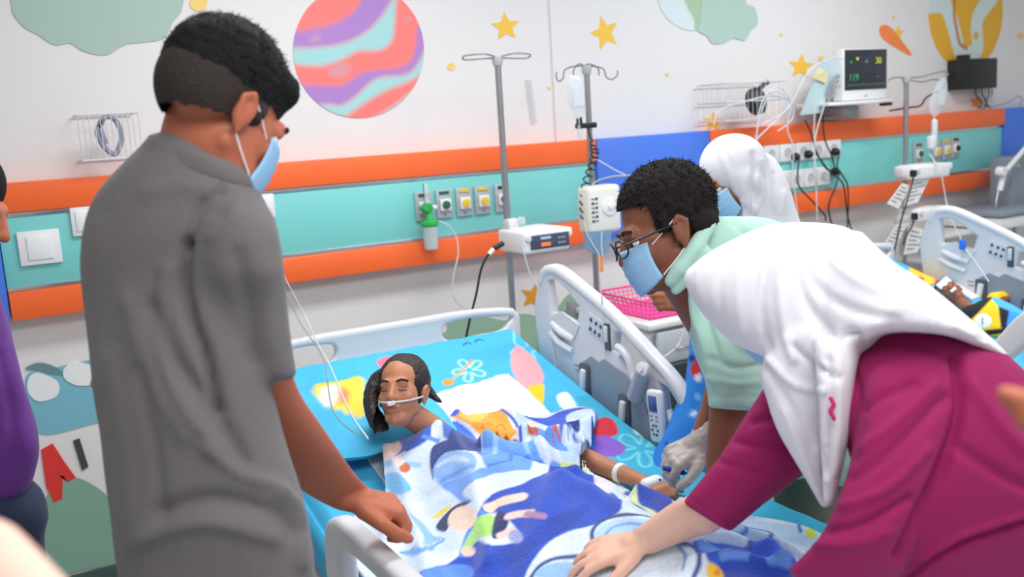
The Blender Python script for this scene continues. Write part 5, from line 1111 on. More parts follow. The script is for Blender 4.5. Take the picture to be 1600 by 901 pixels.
# ------------------------------------------------------------------ man in the grey shirt
def legs(name, hips, feet, r, mt, parent, shoe=BLACK, facing=(1, 0.3, 0), top=None):
    S = SC3()
    for h, f in zip(hips, feet):
        h, f = np.array(h, float), np.array(f, float); kn = (h+f)/2+np.array(facing)*0.02
        S.cap(h, kn, r, r*0.72); S.cap(kn, f+np.array([0, 0, 0.10]), r*0.72, r*0.6)
    if top is not None: S.cap(hips[0], hips[1], r*1.25, r*1.25)
    blob(name, S, 0.012, mt, parent, 6, rough=0.004, rfreq=22)
    for f in feet:
        f = np.array(f, float); fv = nrm(facing)
        S = SC3().cap(f+np.array([0, 0, 0.045])-fv*0.04, f+np.array([0, 0, 0.035])+fv*0.13, 0.043, 0.035); blob('shoe', S, 0.008, shoe, parent, 3)
t = thing('person', 'standing man in a dark grey shirt, back to the camera, hand on the bed rail', 'person', (0.2, 1.35, 0))
SK1 = skin('skin_brown', (184, 106, 78))
H1 = Head(at(346, 186, 1.42), img(0.58, -0.46, 0.68), img(0.30, 0.88, 0.32), 0.98)
S = SC3(); H1.prims(S)
S.slab([(232, 300, 392, 320, 1.44, 0.055), (244, 255, 404, 285, 1.43, 0.058), (250, 205, 402, 235, 1.42, 0.06), (262, 165, 405, 195, 1.42, 0.055)], p=2)
S.slab([(200, 330, 380, 350, 1.50, 0.07), (185, 500, 390, 520, 1.50, 0.08), (200, 800, 430, 820, 1.50, 0.08)], p=2)
S.slab([(330, 400, 420, 390, 1.43, 0.04), (345, 560, 452, 550, 1.46, 0.047), (344, 606, 460, 590, 1.48, 0.050), (360, 652, 474, 622, 1.52, 0.048), (392, 700, 503, 664, 1.58, 0.046), (436, 742, 532, 706, 1.65, 0.040), (490, 778, 556, 740, 1.74, 0.032), (525, 796, 575, 760, 1.80, 0.026)], p=2)
S.slab([(300, 400, 200, 400, 1.55, 0.05), (190, 600, 140, 600, 1.6, 0.04)], p=2)
w_ = at(553, 777, 1.79)
hand(S, w_, img(0.85, -0.28, 0.35), img(0.15, 0.95, -0.25), 1, 1.08, (1.0, 1.1, 1.15, 1.2), 0.06, 0.9, 1.1)
blob('body', S, 0.0042, SK1, t, 5); H1.eyes(t)
S = SC3(); H1.hair(S, (0.080, 0.102, 0.094), (0, -0.022, 0.060)); S.cap(H1.p(0, 0.045, 0.095), H1.p(0, -0.03, 0.115), 0.036, 0.040); S.cap(H1.p(-0.02, 0.050, 0.085), H1.p(0.03, 0.050, 0.085), 0.032, 0.032)
HAIRB = mat('black_hair', (24, 22, 22), 0.75, spec=0.2, bump=0.6, bscale=180)
hb = blob('hair', S, 0.006, HAIRB, t, 3, rough=0.0015, rfreq=160, cut=lambda A: H1.local(A)[:, 2] < 0.030+0.10*np.maximum(H1.local(A)[:, 1], 0))
strands(H1, hb, 4500, 0.008, HAIRB, hb, flow=(0, 0.75, 0.25), hr=(0.080, 0.102, 0.094), hc=(0, -0.022, 0.060), zmin=0.012, curl=0.18)
S = SC3(); H1.hair(S, (0.0765, 0.098, 0.085), (0, -0.024, 0.030)); S.cap(H1.p(0.070, 0.02, 0.02), H1.p(0.071, 0.015, 0.0), 0.008, 0.006)
blob('cropped_hair', S, 0.006, mat('cropped_hair', (42, 31, 28), 0.8, bump=0.5, bscale=260), hb, 3, cut=lambda A: (H1.local(A)[:, 2] < -0.022-0.25*np.maximum(-H1.local(A)[:, 1]-0.03, 0)) | (H1.local(A)[:, 1] > 0.03))
H1.mask(t)
GREYS = cloth('grey_shirt', (108, 103, 103))
S = SC3()
S.slab([(186, 980, 500, 990, 1.50, 0.135), (184, 900, 494, 905, 1.50, 0.135), (176, 820, 484, 830, 1.50, 0.14), (163, 730, 470, 762, 1.50, 0.14), (152, 640, 440, 670, 1.50, 0.14), (138, 540, 418, 570, 1.50, 0.145), (127, 440, 412, 470, 1.50, 0.145), (128, 370, 425, 400, 1.49, 0.145), (146, 310, 425, 340, 1.48, 0.135), (185, 262, 402, 292, 1.46, 0.11), (222, 226, 372, 262, 1.44, 0.08)], p=2.5)
S.slab([(262, 300, 398, 292, 1.44, 0.07), (284, 350, 432, 345, 1.42, 0.080), (294, 420, 443, 415, 1.42, 0.078), (300, 480, 448, 466, 1.44, 0.074), (314, 550, 457, 530, 1.46, 0.072), (330, 612, 465, 588, 1.48, 0.070)], p=2.4, round0=0.3, round1=0.06)
F1 = [([(150, 350), (145, 450), (160, 600)], 14, 0.004), ([(260, 420), (250, 520), (280, 620), (340, 700)], 12, 0.007), ([(292, 380), (288, 440), (300, 500), (322, 560), (340, 640)], 9, -0.022), ([(345, 300), (310, 330), (290, 390)], 8, -0.010), ([(330, 370), (360, 340), (375, 310)], 9, 0.005), ([(240, 480), (270, 560), (330, 640), (380, 720)], 14, -0.010), ([(200, 470), (230, 580), (290, 680)], 16, 0.006),
      ([(250, 800), (330, 780), (420, 800), (460, 830)], 14, -0.011), ([(230, 840), (320, 815), (430, 840)], 13, 0.008), ([(170, 560), (190, 700), (210, 850)], 16, 0.006), ([(220, 580), (240, 700), (250, 800)], 12, -0.006), ([(370, 400), (385, 470), (395, 560)], 14, -0.006), ([(420, 420), (420, 500), (440, 580)], 12, 0.004),
      ([(230, 300), (300, 290), (370, 330)], 14, 0.004), ([(440, 770), (470, 800), (470, 880)], 10, 0.01), ([(320, 700), (380, 740), (440, 760)], 10, 0.008)]
sh = blob('shirt', S, 0.0075, GREYS, t, 6, F1, 0.0015, 22)
S = SC3(); S.slab([(208, 258, 398, 312, 1.44, 0.084), (222, 232, 402, 292, 1.435, 0.082), (232, 208, 396, 268, 1.43, 0.076)], p=2.1, round0=0.15, round1=0.1)
blob('collar', S, 0.006, GREYS, sh, 4, [([(215, 246), (300, 275), (395, 305)], 4, -0.004)])
legs('trousers', [(0.13, 1.42, 0.84), (0.32, 1.34, 0.84)], [(0.10, 1.40, 0), (0.34, 1.34, 0)], 0.095, cloth('black_trousers', (34, 34, 38)), t, top=1)

# ------------------------------------------------------------------ person in purple at the left edge
t = thing('person', 'person in a purple shirt and dark jeans cut by the left edge', 'person', tuple(at(-50, 700, 1.95)*np.array([1, 1, 0])))
PURP = cloth('purple_cloth', (96, 40, 128))
S = SC3(); S.slab([(-150, 770, 52, 752, 1.95, 0.11), (-150, 700, 61, 705, 1.95, 0.12), (-150, 640, 52, 650, 1.95, 0.12), (-150, 560, 30, 570, 1.95, 0.12), (-150, 490, 12, 500, 1.95, 0.11), (-130, 430, -10, 430, 1.95, 0.10)], p=2.4)
blob('shirt', S, 0.010, PURP, t, 6, [([(0, 560), (20, 640), (20, 720)], 10, -0.01)], 0.003, 25)
Hh = Head(at(-70, 330, 1.95), img(0.9, -0.3, 0.2), img(0.2, 0.9, 0), 1.0); S = SC3(); Hh.prims(S); S.cap(Hh.p(0, -0.02, -0.04), at(-70, 450, 1.95), 0.05, 0.055); blob('body', S, 0.006, SK1, t, 4)
S = SC3(); Hh.hair(S); blob('hair', S, 0.007, HAIRB, t, 3, cut=lambda A: Hh.local(A)[:, 2] < 0.0+0.35*np.maximum(Hh.local(A)[:, 1], 0))
a_, b_ = at(-110, 800, 1.95), at(8, 800, 1.95)
legs('jeans', [a_, b_], [(a_[0], a_[1], 0), (b_[0]-0.02, b_[1], 0)], 0.066, cloth('dark_jeans', (30, 44, 70)), t, top=1)

# ------------------------------------------------------------------ nurse behind, white headscarf
t = thing('person', 'nurse in a white headscarf and blue printed gown standing behind the doctor', 'person', tuple(at(1150, 500, 2.75)*np.array([1, 1, 0])))
SK3 = skin('skin_warm', (164, 98, 66))
H3 = Head(at(1146, 284, 2.74), img(-0.82, -0.52, -0.25), img(-0.42, 0.85, 0.0), 0.95)
S = SC3(); H3.prims(S); S.cap(H3.p(0, -0.02, -0.04), at(1165, 400, 2.75), 0.05, 0.06); S.slab([(1110, 400, 1240, 400, 2.78, 0.07), (1100, 560, 1220, 560, 2.75, 0.09)], p=2)
S.cap(at(1140, 440, 2.66), at(1085, 480, 2.60), 0.035, 0.028)
hand(S, at(1078, 474, 2.60), img(-0.85, 0.15, -0.2), img(0.2, 0.2, -1), 1, 0.85, (0.8, 0.8, 0.85, 0.9), 0.02, 0.7)
blob('body', S, 0.0045, SK3, t, 4); H3.eyes(t); H3.mask(t)
SCARF = cloth('scarf_white', (214, 212, 218), 0.06, 140)
S = SC3(); H3.hair(S, (0.094, 0.108, 0.104), (0, -0.024, 0.036)); H3.hair(S, (0.100, 0.06, 0.08), (0, -0.01, -0.01))
S.slab([(1150, 250, 1214, 252, 2.80, 0.07), (1142, 275, 1228, 275, 2.79, 0.09), (1140, 305, 1238, 305, 2.78, 0.10), (1136, 335, 1246, 335, 2.78, 0.10), (1132, 375, 1262, 375, 2.78, 0.11), (1110, 430, 1275, 430, 2.78, 0.12)], p=2.2)
S.cap(H3.p(-0.05, 0.04, -0.105), H3.p(0.05, 0.04, -0.105), 0.024, 0.024); S.cap(H3.p(-0.066, 0.02, 0.02), H3.p(-0.062, 0.03, -0.09), 0.022, 0.022); S.cap(H3.p(0.066, 0.02, 0.02), H3.p(0.062, 0.03, -0.09), 0.022, 0.022)
blob('headscarf', S, 0.007, SCARF, t, 14, [([(1177, 240), (1180, 265), (1172, 300), (1172, 335)], 4, -0.008), ([(1190, 250), (1195, 290), (1180, 335)], 4, 0.004), ([(1200, 255), (1203, 290), (1192, 325)], 4, -0.004), ([(1125, 240), (1140, 275), (1150, 305)], 3, 0.004), ([(1135, 238), (1150, 270), (1160, 310)], 3, -0.003), ([(1210, 270), (1205, 320), (1215, 345)], 4, -0.006), ([(1140, 240), (1160, 290), (1166, 320)], 5, 0.003), ([(1225, 300), (1222, 330)], 4, 0.005)], 0.001, 30,
     cut=lambda A: (H3.local(A)[:, 1] > 0.075-0.0*A[:, 0]) & (H3.local(A)[:, 2] > -0.085) & (H3.local(A)[:, 2] < 0.056) & (abs(H3.local(A)[:, 0]) < 0.06))
GOWN = mat('blue_gown_print', rough=0.85, attr=True, bump=0.1, bscale=60)
S = SC3()
S.slab([(980, 900, 1200, 900, 2.72, 0.14), (1000, 760, 1200, 760, 2.72, 0.14), (1045, 660, 1200, 660, 2.72, 0.13), (1072, 590, 1205, 590, 2.73, 0.13), (1078, 520, 1215, 520, 2.74, 0.12), (1085, 460, 1250, 460, 2.76, 0.11), (1120, 400, 1262, 400, 2.78, 0.10), (1150, 352, 1248, 352, 2.79, 0.06)], p=2.3)
S.cap(at(1135, 420, 2.70), at(1112, 462, 2.64), 0.055, 0.042); S.cap(at(1112, 462, 2.64), at(1092, 476, 2.60), 0.042, 0.04)
rc = np.random.RandomState(5); GL = []
for i in range(46):
    x, y = rc.randint(985, 1200), rc.randint(440, 900); GL.append(('ell', (x, y, rc.randint(3, 7), rc.randint(3, 8), rc.rand()*3), [(236, 240, 246), (206, 44, 48), (28, 60, 150), (120, 196, 236)][i % 4]))
GL += [('ell', (1087, 575, 8, 13, 0.3), (206, 40, 44)), ('ell', (1091, 590, 6, 6, 0), (238, 240, 244)), ('ell', (1081, 560, 5, 6, 0), (20, 36, 90))]
blob('gown', S, 0.009, GOWN, t, 5, [([(1085, 520), (1082, 640)], 5, -0.008)], 0.003, 24, colour=((44, 134, 222), GL, 1.5))
lo = at(1130, 850, 2.72); legs('trousers', [(lo[0]-0.09, lo[1], 0.5), (lo[0]+0.09, lo[1], 0.5)], [(lo[0]-0.1, lo[1], 0), (lo[0]+0.1, lo[1], 0)], 0.075, cloth('white_trousers', (210, 212, 216)), t, facing=(-0.7, -0.7, 0), top=1)
o = MB().lathe(tuple(at(1066, 462, 2.575)), [(0.014, -0.02), (0.016, -0.015), (0.016, 0.02), (0.012, 0.025)]).build('tape_roll', PLASTIC); tag(o, 'small white roll held in the hand of the nurse behind', 'tape roll')

# ------------------------------------------------------------------ doctor in green
t = thing('person', 'grey haired doctor in a pale green shirt, glasses and mask bending over the rail', 'person', tuple(at(1240, 600, 2.22)*np.array([1, 1, 0])))
SK2 = skin('skin_dark', (138, 86, 64))
H2 = Head(at(1041, 366, 2.08), img(-0.92, -0.36, -0.10), img(-0.33, 0.93, 0), 1.06)
S = SC3(); H2.prims(S)
S.slab([(1012, 395, 1085, 350, 2.08, 0.05), (1022, 430, 1105, 375, 2.09, 0.055), (1045, 470, 1150, 410, 2.12, 0.06), (1075, 520, 1210, 460, 2.18, 0.075), (1120, 600, 1260, 560, 2.24, 0.08)], p=2)
S.slab([(1110, 430, 1180, 420, 2.04, 0.035), (1112, 560, 1182, 560, 2.03, 0.042), (1108, 640, 1170, 640, 2.03, 0.042), (1104, 690, 1160, 690, 2.02, 0.038), (1101, 740, 1146, 740, 2.01, 0.032), (1098, 775, 1136, 775, 2.01, 0.026)], p=2)
hand(S, at(1116, 782, 2.02), img(-0.35, -0.9, 0.25), img(0.6, 0.1, -0.7), 1, 1.0, (0.5, 0.5, 0.6, 0.6), 0.05)
S.slab([(1110, 560, 1160, 570, 2.25, 0.03), (1096, 630, 1128, 650, 2.25, 0.032), (1082, 668, 1112, 690, 2.24, 0.028)], p=2)
blob('body', S, 0.0045, SK2, t, 5); H2.eyes(t); H2.mask(t, (146, 190, 228))
S = SC3(); hand(S, at(1098, 688, 2.23), img(-0.78, -0.45, -0.05), img(-0.3, 0.75, -0.6), -1, 1.02, (0.75, 0.95, 1.0, 1.1), 0.02, 0.8, 1.16)
S.cap(at(1112, 662, 2.245), at(1094, 690, 2.23), 0.034, 0.03)
blob('glove', S, 0.004, mat('latex_glove', (176, 166, 160), 0.4, bump=0.3, bscale=40), t, 3, rough=0.0008, rfreq=150)
HAIRG = mat('grey_black_hair', (34, 29, 29), 0.85, spec=0.2, bump=0.6, bscale=160, var=0.5, vscale=60)
S = SC3(); H2.hair(S, (0.084, 0.104, 0.092), (0, -0.024, 0.056)); S.cap(H2.p(0, -0.085, 0.02), H2.p(0, -0.080, -0.035), 0.040, 0.030); S.cap(H2.p(-0.045, -0.06, 0.0), H2.p(0.045, -0.06, 0.0), 0.036, 0.036)
S.cap(H2.p(-0.072, 0.015, 0.03), H2.p(-0.069, 0.022, 0.0), 0.012, 0.006); S.cap(H2.p(0.072, 0.015, 0.03), H2.p(0.069, 0.022, 0.0), 0.012, 0.006)
def cut2(A):
    q = H2.local(A); return (q[:, 1] > 0.035) & (q[:, 2] < 0.070+0.2*(q[:, 1]-0.035)) | ((q[:, 2] < 0.002) & (q[:, 1] > -0.035)) | (q[:, 2] < -0.045)
hb = blob('hair', S, 0.005, HAIRG, t, 3, rough=0.002, rfreq=190, cut=cut2)
strands(H2, hb, 6500, 0.010, HAIRG, hb, hr=(0.084, 0.104, 0.092), hc=(0, -0.024, 0.056), zmin=0.02, curl=0.8)
# glasses
gl = MB()
for q in (-1, 1):
    c = [H2.p(q*0.034+0.024*cos(a), 0.110-0.012*abs(cos(a))*(1 if cos(a)*q > 0 else 0), 0.004+0.018*sin(a)) for a in np.linspace(0, 2*pi, 20)]
    gl.tube(c, 0.0022, 6, False); gl.tube([H2.p(q*0.058, 0.100, 0.010), H2.p(q*0.079, 0.05, 0.012), H2.p(q*0.082, -0.005, 0.014)], 0.0024, 6)
gl.tube([H2.p(-0.011, 0.110, 0.008), H2.p(0.011, 0.110, 0.008)], 0.002, 6)
gl.build('glasses', BLACK, t)
GREEN = cloth('pale_green_shirt', (176, 218, 202), 0.06, 120)
S = SC3()
S.slab([(1085, 352, 1100, 340, 2.10, 0.03), (1052, 430, 1145, 338, 2.12, 0.075), (1062, 470, 1215, 345, 2.16, 0.11), (1075, 520, 1290, 400, 2.20, 0.13), (1095, 580, 1330, 500, 2.24, 0.13), (1130, 650, 1345, 600, 2.26, 0.13), (1190, 710, 1350, 690, 2.36, 0.12), (1225, 760, 1350, 750, 2.46, 0.11)], p=2.3, round0=0.2)
S.slab([(1075, 440, 1170, 400, 2.08, 0.06), (1078, 500, 1190, 480, 2.05, 0.072), (1092, 560, 1196, 545, 2.03, 0.072), (1104, 610, 1196, 605, 2.03, 0.070), (1106, 636, 1192, 640, 2.03, 0.068)], p=2.2, round1=0.05)
F2 = [([(1075, 430), (1080, 480), (1100, 540), (1115, 600)], 5, 0.006), ([(1095, 440), (1105, 500), (1125, 560)], 5, -0.008), ([(1120, 430), (1140, 480), (1180, 520)], 6, -0.008), ([(1110, 560), (1150, 575), (1190, 570)], 5, -0.007), ([(1108, 590), (1150, 600), (1190, 596)], 5, 0.006), ([(1106, 618), (1190, 620)], 2.5, -0.003), ([(1130, 500), (1160, 540), (1190, 555)], 5, 0.006), ([(1150, 350), (1180, 380), (1220, 400)], 6, -0.005)]
sh = blob('shirt', S, 0.006, GREEN, t, 5, F2, 0.0012, 26)
S = SC3(); S.chain([at(1048, 438, 2.02), at(1062, 420, 2.01), at(1085, 388, 2.01), at(1108, 352, 2.03)], [0.014, 0.018, 0.018, 0.016]); S.chain([at(1056, 452, 2.03), at(1074, 432, 2.02), at(1100, 396, 2.02)], [0.012, 0.016, 0.018])
blob('collar', S, 0.004, GREEN, sh, 4)
S = SC3(); S.slab([(1222, 690, 1350, 690, 2.40, 0.10), (1225, 790, 1340, 790, 2.50, 0.11)], p=2.2); blob('belt_area', S, 0.01, cloth('olive_trousers', (92, 100, 80)), t, 5)
hp = np.array([1.84, 1.66, 0.7]); legs('trousers', [(hp[0]-0.07, hp[1], 0.78), (hp[0]+0.09, hp[1]-0.02, 0.78)], [(hp[0]-0.02, hp[1], 0), (hp[0]+0.16, hp[1]-0.05, 0)], 0.095, cloth('olive_trousers', (92, 100, 80)), t, facing=(-1, 0, 0), top=1)

# ------------------------------------------------------------------ woman in magenta, white headscarf
t = thing('person', 'woman in a magenta uniform and long white headscarf leaning over the near bed', 'person', (1.62, 0.95, 0))
SK4 = skin('skin_fair', (234, 184, 160))
H4 = Head(at(1222, 470, 1.66), img(-0.60, -0.78, -0.08), img(-0.55, 0.78, 0), 0.95)
S = SC3(); H4.prims(S)
S.cap(H4.p(0, -0.02, -0.04), at(1320, 500, 1.64), 0.055, 0.065); S.slab([(1340, 540, 1420, 600, 1.60, 0.07), (1420, 600, 1560, 700, 1.58, 0.09), (1500, 760, 1620, 860, 1.58, 0.09)][::1], p=2)
S.slab([(1240, 610, 1300, 650, 1.72, 0.04), (1170, 700, 1240, 730, 1.74, 0.042), (1080, 770, 1130, 822, 1.76, 0.042), (1048, 786, 1092, 838, 1.79, 0.036), (1012, 812, 1042, 856, 1.82, 0.028), (992, 826, 1018, 866, 1.835, 0.023)], p=2)
hand(S, at(1002, 846, 1.835), img(-0.93, -0.30, 0.22), img(-0.1, 0.85, -0.5), -1, 1.02, (0.28, 0.26, 0.28, 0.34), 0.13, 0.3)
S.slab([(1420, 640, 1480, 660, 1.52, 0.04), (1330, 820, 1400, 850, 1.48, 0.042), (1250, 905, 1300, 950, 1.50, 0.035), (1200, 960, 1240, 1000, 1.56, 0.026)], p=2)
hand(S, at(1210, 992, 1.58), img(-0.93, -0.30, 0.3), img(-0.1, 0.85, -0.5), 1, 1.0)
blob('body', S, 0.0042, SK4, t, 5, [([(1008, 838), (1012, 852), (1016, 864)], 3, -0.0012)]); H4.eyes(t); H4.mask(t, (176, 204, 238), top=0.01, out=0.006)
MAG = cloth('magenta_uniform', (146, 8, 84), 0.06, 130, 0.85, 0.0)
S = SC3()
S.slab([(1290, 640, 1330, 520, 1.60, 0.06), (1320, 690, 1420, 500, 1.58, 0.14), (1350, 780, 1540, 530, 1.56, 0.17), (1390, 880, 1640, 620, 1.55, 0.18), (1440, 950, 1720, 720, 1.57, 0.17), (1560, 1010, 1830, 820, 1.66, 0.16), (1680, 1060, 1930, 900, 1.76, 0.15)], p=2.4)
S.slab([(1345, 600, 1500, 545, 1.50, 0.09), (1335, 690, 1500, 660, 1.46, 0.088), (1318, 760, 1470, 765, 1.44, 0.084), (1285, 830, 1425, 870, 1.44, 0.078), (1252, 868, 1375, 930, 1.46, 0.07), (1230, 888, 1330, 985, 1.49, 0.064)], p=2.3, round1=0.08)
S.slab([(1195, 600, 1330, 640, 1.72, 0.07), (1165, 650, 1300, 700, 1.72, 0.072), (1128, 706, 1250, 745, 1.73, 0.068), (1096, 748, 1190, 790, 1.745, 0.064), (1066, 784, 1142, 832, 1.76, 0.058)], p=2.3, round0=0.3, round1=0.05)
F4 = [([(1495, 560), (1500, 640), (1478, 720), (1440, 800), (1405, 870)], 9, -0.020), ([(1350, 640), (1380, 620), (1430, 600)], 7, -0.006), ([(1345, 700), (1400, 660), (1460, 600)], 9, 0.006), ([(1330, 750), (1400, 700), (1480, 620)], 8, -0.007), ([(1320, 790), (1390, 760), (1450, 700)], 8, 0.007),
      ([(1290, 830), (1350, 820), (1420, 780)], 7, -0.008), ([(1270, 850), (1330, 850), (1390, 830)], 6, 0.006), ([(1350, 540), (1420, 530), (1480, 560)], 9, -0.005), ([(1270, 690), (1200, 700), (1150, 690)], 7, -0.007), ([(1262, 640), (1210, 650), (1175, 660)], 6, -0.008), ([(1260, 665), (1200, 672)], 5, 0.006), ([(1190, 740), (1150, 730), (1120, 720)], 5, -0.004),
      ([(1076, 778), (1110, 798), (1148, 824)], 2.5, -0.0025), ([(1500, 700), (1560, 740), (1600, 760)], 9, -0.007), ([(1420, 900), (1500, 850), (1600, 815)], 4, -0.010), ([(1420, 890), (1500, 840), (1600, 805)], 4, 0.006), ([(1520, 600), (1560, 660), (1600, 700)], 10, 0.006), ([(1330, 560), (1345, 640), (1335, 720)], 6, -0.006)]
blob('tunic', S, 0.006, MAG, t, 5, F4, 0.0012, 24)
legs('trousers', [(1.80, 0.86, 0.78), (1.95, 0.70, 0.78)], [(1.84, 0.90, 0), (2.0, 0.68, 0)], 0.11, MAG, t, facing=(-1, 0.3, 0), top=1)
S = SC3(); S.cap((1.86, 0.82, 0.84), (1.90, 0.80, 0.72), 0.17, 0.17); blob('tunic_hem', S, 0.012, MAG, t, 4)
SCW = cloth('headscarf_white', (234, 231, 238), 0.05, 150)
S = SC3()
# hood round the head
S.slab([(1072, 446, 1076, 420, 1.64, 0.03), (1086, 474, 1108, 394, 1.64, 0.075), (1112, 506, 1150, 372, 1.65, 0.105), (1146, 536, 1200, 352, 1.66, 0.115), (1180, 552, 1262, 347, 1.66, 0.12), (1225, 570, 1322, 356, 1.65, 0.12), (1270, 580, 1368, 388, 1.63, 0.12), (1312, 570, 1400, 412, 1.60, 0.13)], p=2.3, round0=0.3)
# cape over the back and shoulder
S.slab([(1300, 560, 1345, 362, 1.60, 0.12), (1338, 548, 1400, 412, 1.57, 0.15), (1380, 524, 1440, 436, 1.55, 0.17), (1430, 520, 1492, 478, 1.53, 0.165), (1490, 528, 1540, 520, 1.53, 0.13), (1545, 556, 1580, 556, 1.54, 0.06)], p=2.3, round1=0.3)
S.slab([(1440, 450, 1470, 500, 1.66, 0.05), (1500, 490, 1520, 540, 1.66, 0.04), (1556, 540, 1590, 590, 1.64, 0.02)], p=2)
# front fall
S.slab([(1215, 520, 1345, 520, 1.60, 0.075), (1188, 580, 1345, 560, 1.60, 0.06), (1196, 620, 1332, 610, 1.60, 0.050), (1210, 660, 1326, 650, 1.60, 0.042), (1235, 710, 1318, 700, 1.60, 0.032), (1266, 760, 1306, 745, 1.60, 0.020), (1284, 792, 1296, 790, 1.60, 0.010)], p=2.2, round1=0.3)
S.slab([(1270, 540, 1350, 530, 1.52, 0.045), (1276, 590, 1336, 590, 1.50, 0.036), (1280, 650, 1330, 650, 1.50, 0.028), (1284, 720, 1320, 715, 1.51, 0.022), (1286, 790, 1305, 785, 1.53, 0.014)], p=2.2, round1=0.3)
F5 = [([(1255, 352), (1245, 400), (1262, 470), (1300, 520)], 6, -0.007), ([(1300, 360), (1370, 430), (1460, 480), (1540, 530)], 7, -0.006), ([(1215, 355), (1195, 420), (1190, 480), (1200, 540)], 6, -0.010), ([(1225, 360), (1215, 430), (1222, 500), (1240, 560)], 7, 0.008), ([(1250, 380), (1270, 440), (1320, 480), (1400, 500)], 9, -0.006), ([(1270, 370), (1330, 430), (1420, 470), (1520, 520)], 9, 0.005), ([(1240, 420), (1260, 480), (1300, 530)], 8, -0.006),
      ([(1290, 530), (1330, 520), (1350, 535)], 5, -0.012), ([(1240, 540), (1280, 575), (1310, 590)], 5, -0.010), ([(1200, 560), (1240, 600), (1290, 610)], 5, 0.007), ([(1196, 575), (1230, 625), (1270, 700)], 6, -0.006), ([(1296, 560), (1296, 640), (1290, 740)], 4, -0.014), ([(1225, 640), (1250, 700), (1280, 770)], 5, 0.004), ([(1312, 560), (1312, 640), (1304, 740)], 4, 0.003),
      ([(1100, 400), (1090, 440), (1100, 480)], 6, 0.003), ([(1150, 380), (1125, 440), (1130, 500)], 7, -0.004), ([(1170, 370), (1150, 440), (1160, 520)], 7, 0.004), ([(1350, 400), (1400, 450), (1480, 500)], 8, -0.005), ([(1400, 505), (1450, 505), (1520, 540)], 6, 0.004)]
sc_ = blob('headscarf', S, 0.006, SCW, t, 5, F5, 0.0012, 24)
for i, (x, y) in enumerate(((1302, 628), (1300, 640), (1303, 652))):
    p = at(x, y, 1.465); 
S = SC3(); S.chain([at(1298, 622, 1.462), at(1303, 632, 1.46), at(1297, 642, 1.462), at(1303, 654, 1.462)], [0.0035]*4)
blob('embroidery', S, 0.0015, mat('magenta_thread', (206, 30, 110), 0.7), sc_, 1)

# ------------------------------------------------------------------ people cut by the frame, close to the camera
t = thing('person', 'bare forearm of someone cut by the bottom left corner, out of focus', 'person', tuple(at(20, 930, 0.62)))
S = SC3(); S.chain([at(-260, 820, 0.66), at(-30, 880, 0.62), at(60, 960, 0.60)], [0.030, 0.030, 0.026]); hand(S, at(85, 985, 0.6), img(0.7, -0.7, 0.1), img(0.5, 0.6, -0.5), 1, 1.0)
blob('arm', S, 0.005, skin('skin_pale', (226, 184, 166)), t, 4)
t = thing('person', 'brown hand of someone cut by the right edge, out of focus', 'person', tuple(at(1620, 660, 0.62)))
S = SC3(); hand(S, at(1800, 770, 0.64), img(-0.25, 0.95, 0.0), img(0.2, 0.1, -1), -1, 0.9, (0.6, 0.6, 0.6, 0.6), 0.02, 0.2); S.chain([at(1790, 740, 0.64), at(1660, 690, 0.64), at(1606, 655, 0.64), at(1604, 625, 0.64)], [0.014, 0.011, 0.009, 0.008]); S.cap(at(1803, 775, 0.64), at(1880, 1000, 0.62), 0.027, 0.036)
blob('hand', S, 0.004, SK1, t, 4)

# ------------------------------------------------------------------ child on the near bed
t = thing('person', 'child patient lying on the near bed with closed eyes, arm out on the sheet', 'person', (0.95, 2.3, 0.86))
SKC = skin('skin_child', (190, 130, 98))
H5 = Head(at(628, 616, 2.50), img(-0.22, 0.22, -0.90), img(-0.02, 0.92, 0.25), 0.80)
def armz(x, y, lift):
    h = 0.75
    for _ in range(10): q = onZ(x, y, h); h = 0.5*h+0.5*(float(sheetz(q[0], q[1]))+lift)
    return onZ(x, y, h)
S = SC3(); H5.prims(S)
S.chain([H5.p(0, -0.02, -0.05), (1.02, 2.24, 0.82), (1.04, 2.12, 0.755), (1.10, 1.80, 0.73)], [0.036, 0.036, 0.05, 0.05]); S.chain([(1.04, 2.10, 0.755), (1.18, 2.03, 0.75), tuple(armz(880, 702, -0.03)), tuple(armz(915, 716, 0.028))], [0.045, 0.034, 0.024, 0.027])
a0, a1, a2, a3 = armz(840, 690, 0.030), armz(915, 716, 0.040), armz(968, 738, 0.036), armz(1004, 752, 0.034)
S.chain([a1, a2, a3], [0.028, 0.023, 0.019])
dh = a3-a2; hand(S, a3+nrm(dh)*0.002, nrm(dh)+np.array([0.1, -0.02, -0.02]), np.array([-0.05, 0.1, 1]), -1, 0.80, (0.75, 0.9, 1.0, 1.05), 0.05, 0.5)
blob('body', S, 0.0038, SKC, t, 4); H5.eyes(t, True)
MB().tube(spline([H5.p(-0.016, 0.091, -0.054), H5.p(0, 0.093, -0.055), H5.p(0.016, 0.091, -0.054)], 4), 0.0016, 6).build('lips', mat('lip', (170, 88, 78), 0.5), t)
S = SC3(); H5.hair(S, (0.084, 0.100, 0.092), (0, -0.032, 0.050))
S.slab([(577, 590, 604, 578, 2.53, 0.03), (568, 612, 594, 606, 2.52, 0.035), (568, 640, 592, 634, 2.49, 0.03), (576, 664, 604, 654, 2.46, 0.028), (590, 684, 616, 670, 2.43, 0.018)], p=2)
S.slab([(648, 585, 668, 596, 2.56, 0.03), (660, 604, 680, 612, 2.56, 0.03), (668, 618, 692, 628, 2.55, 0.02)], p=2)
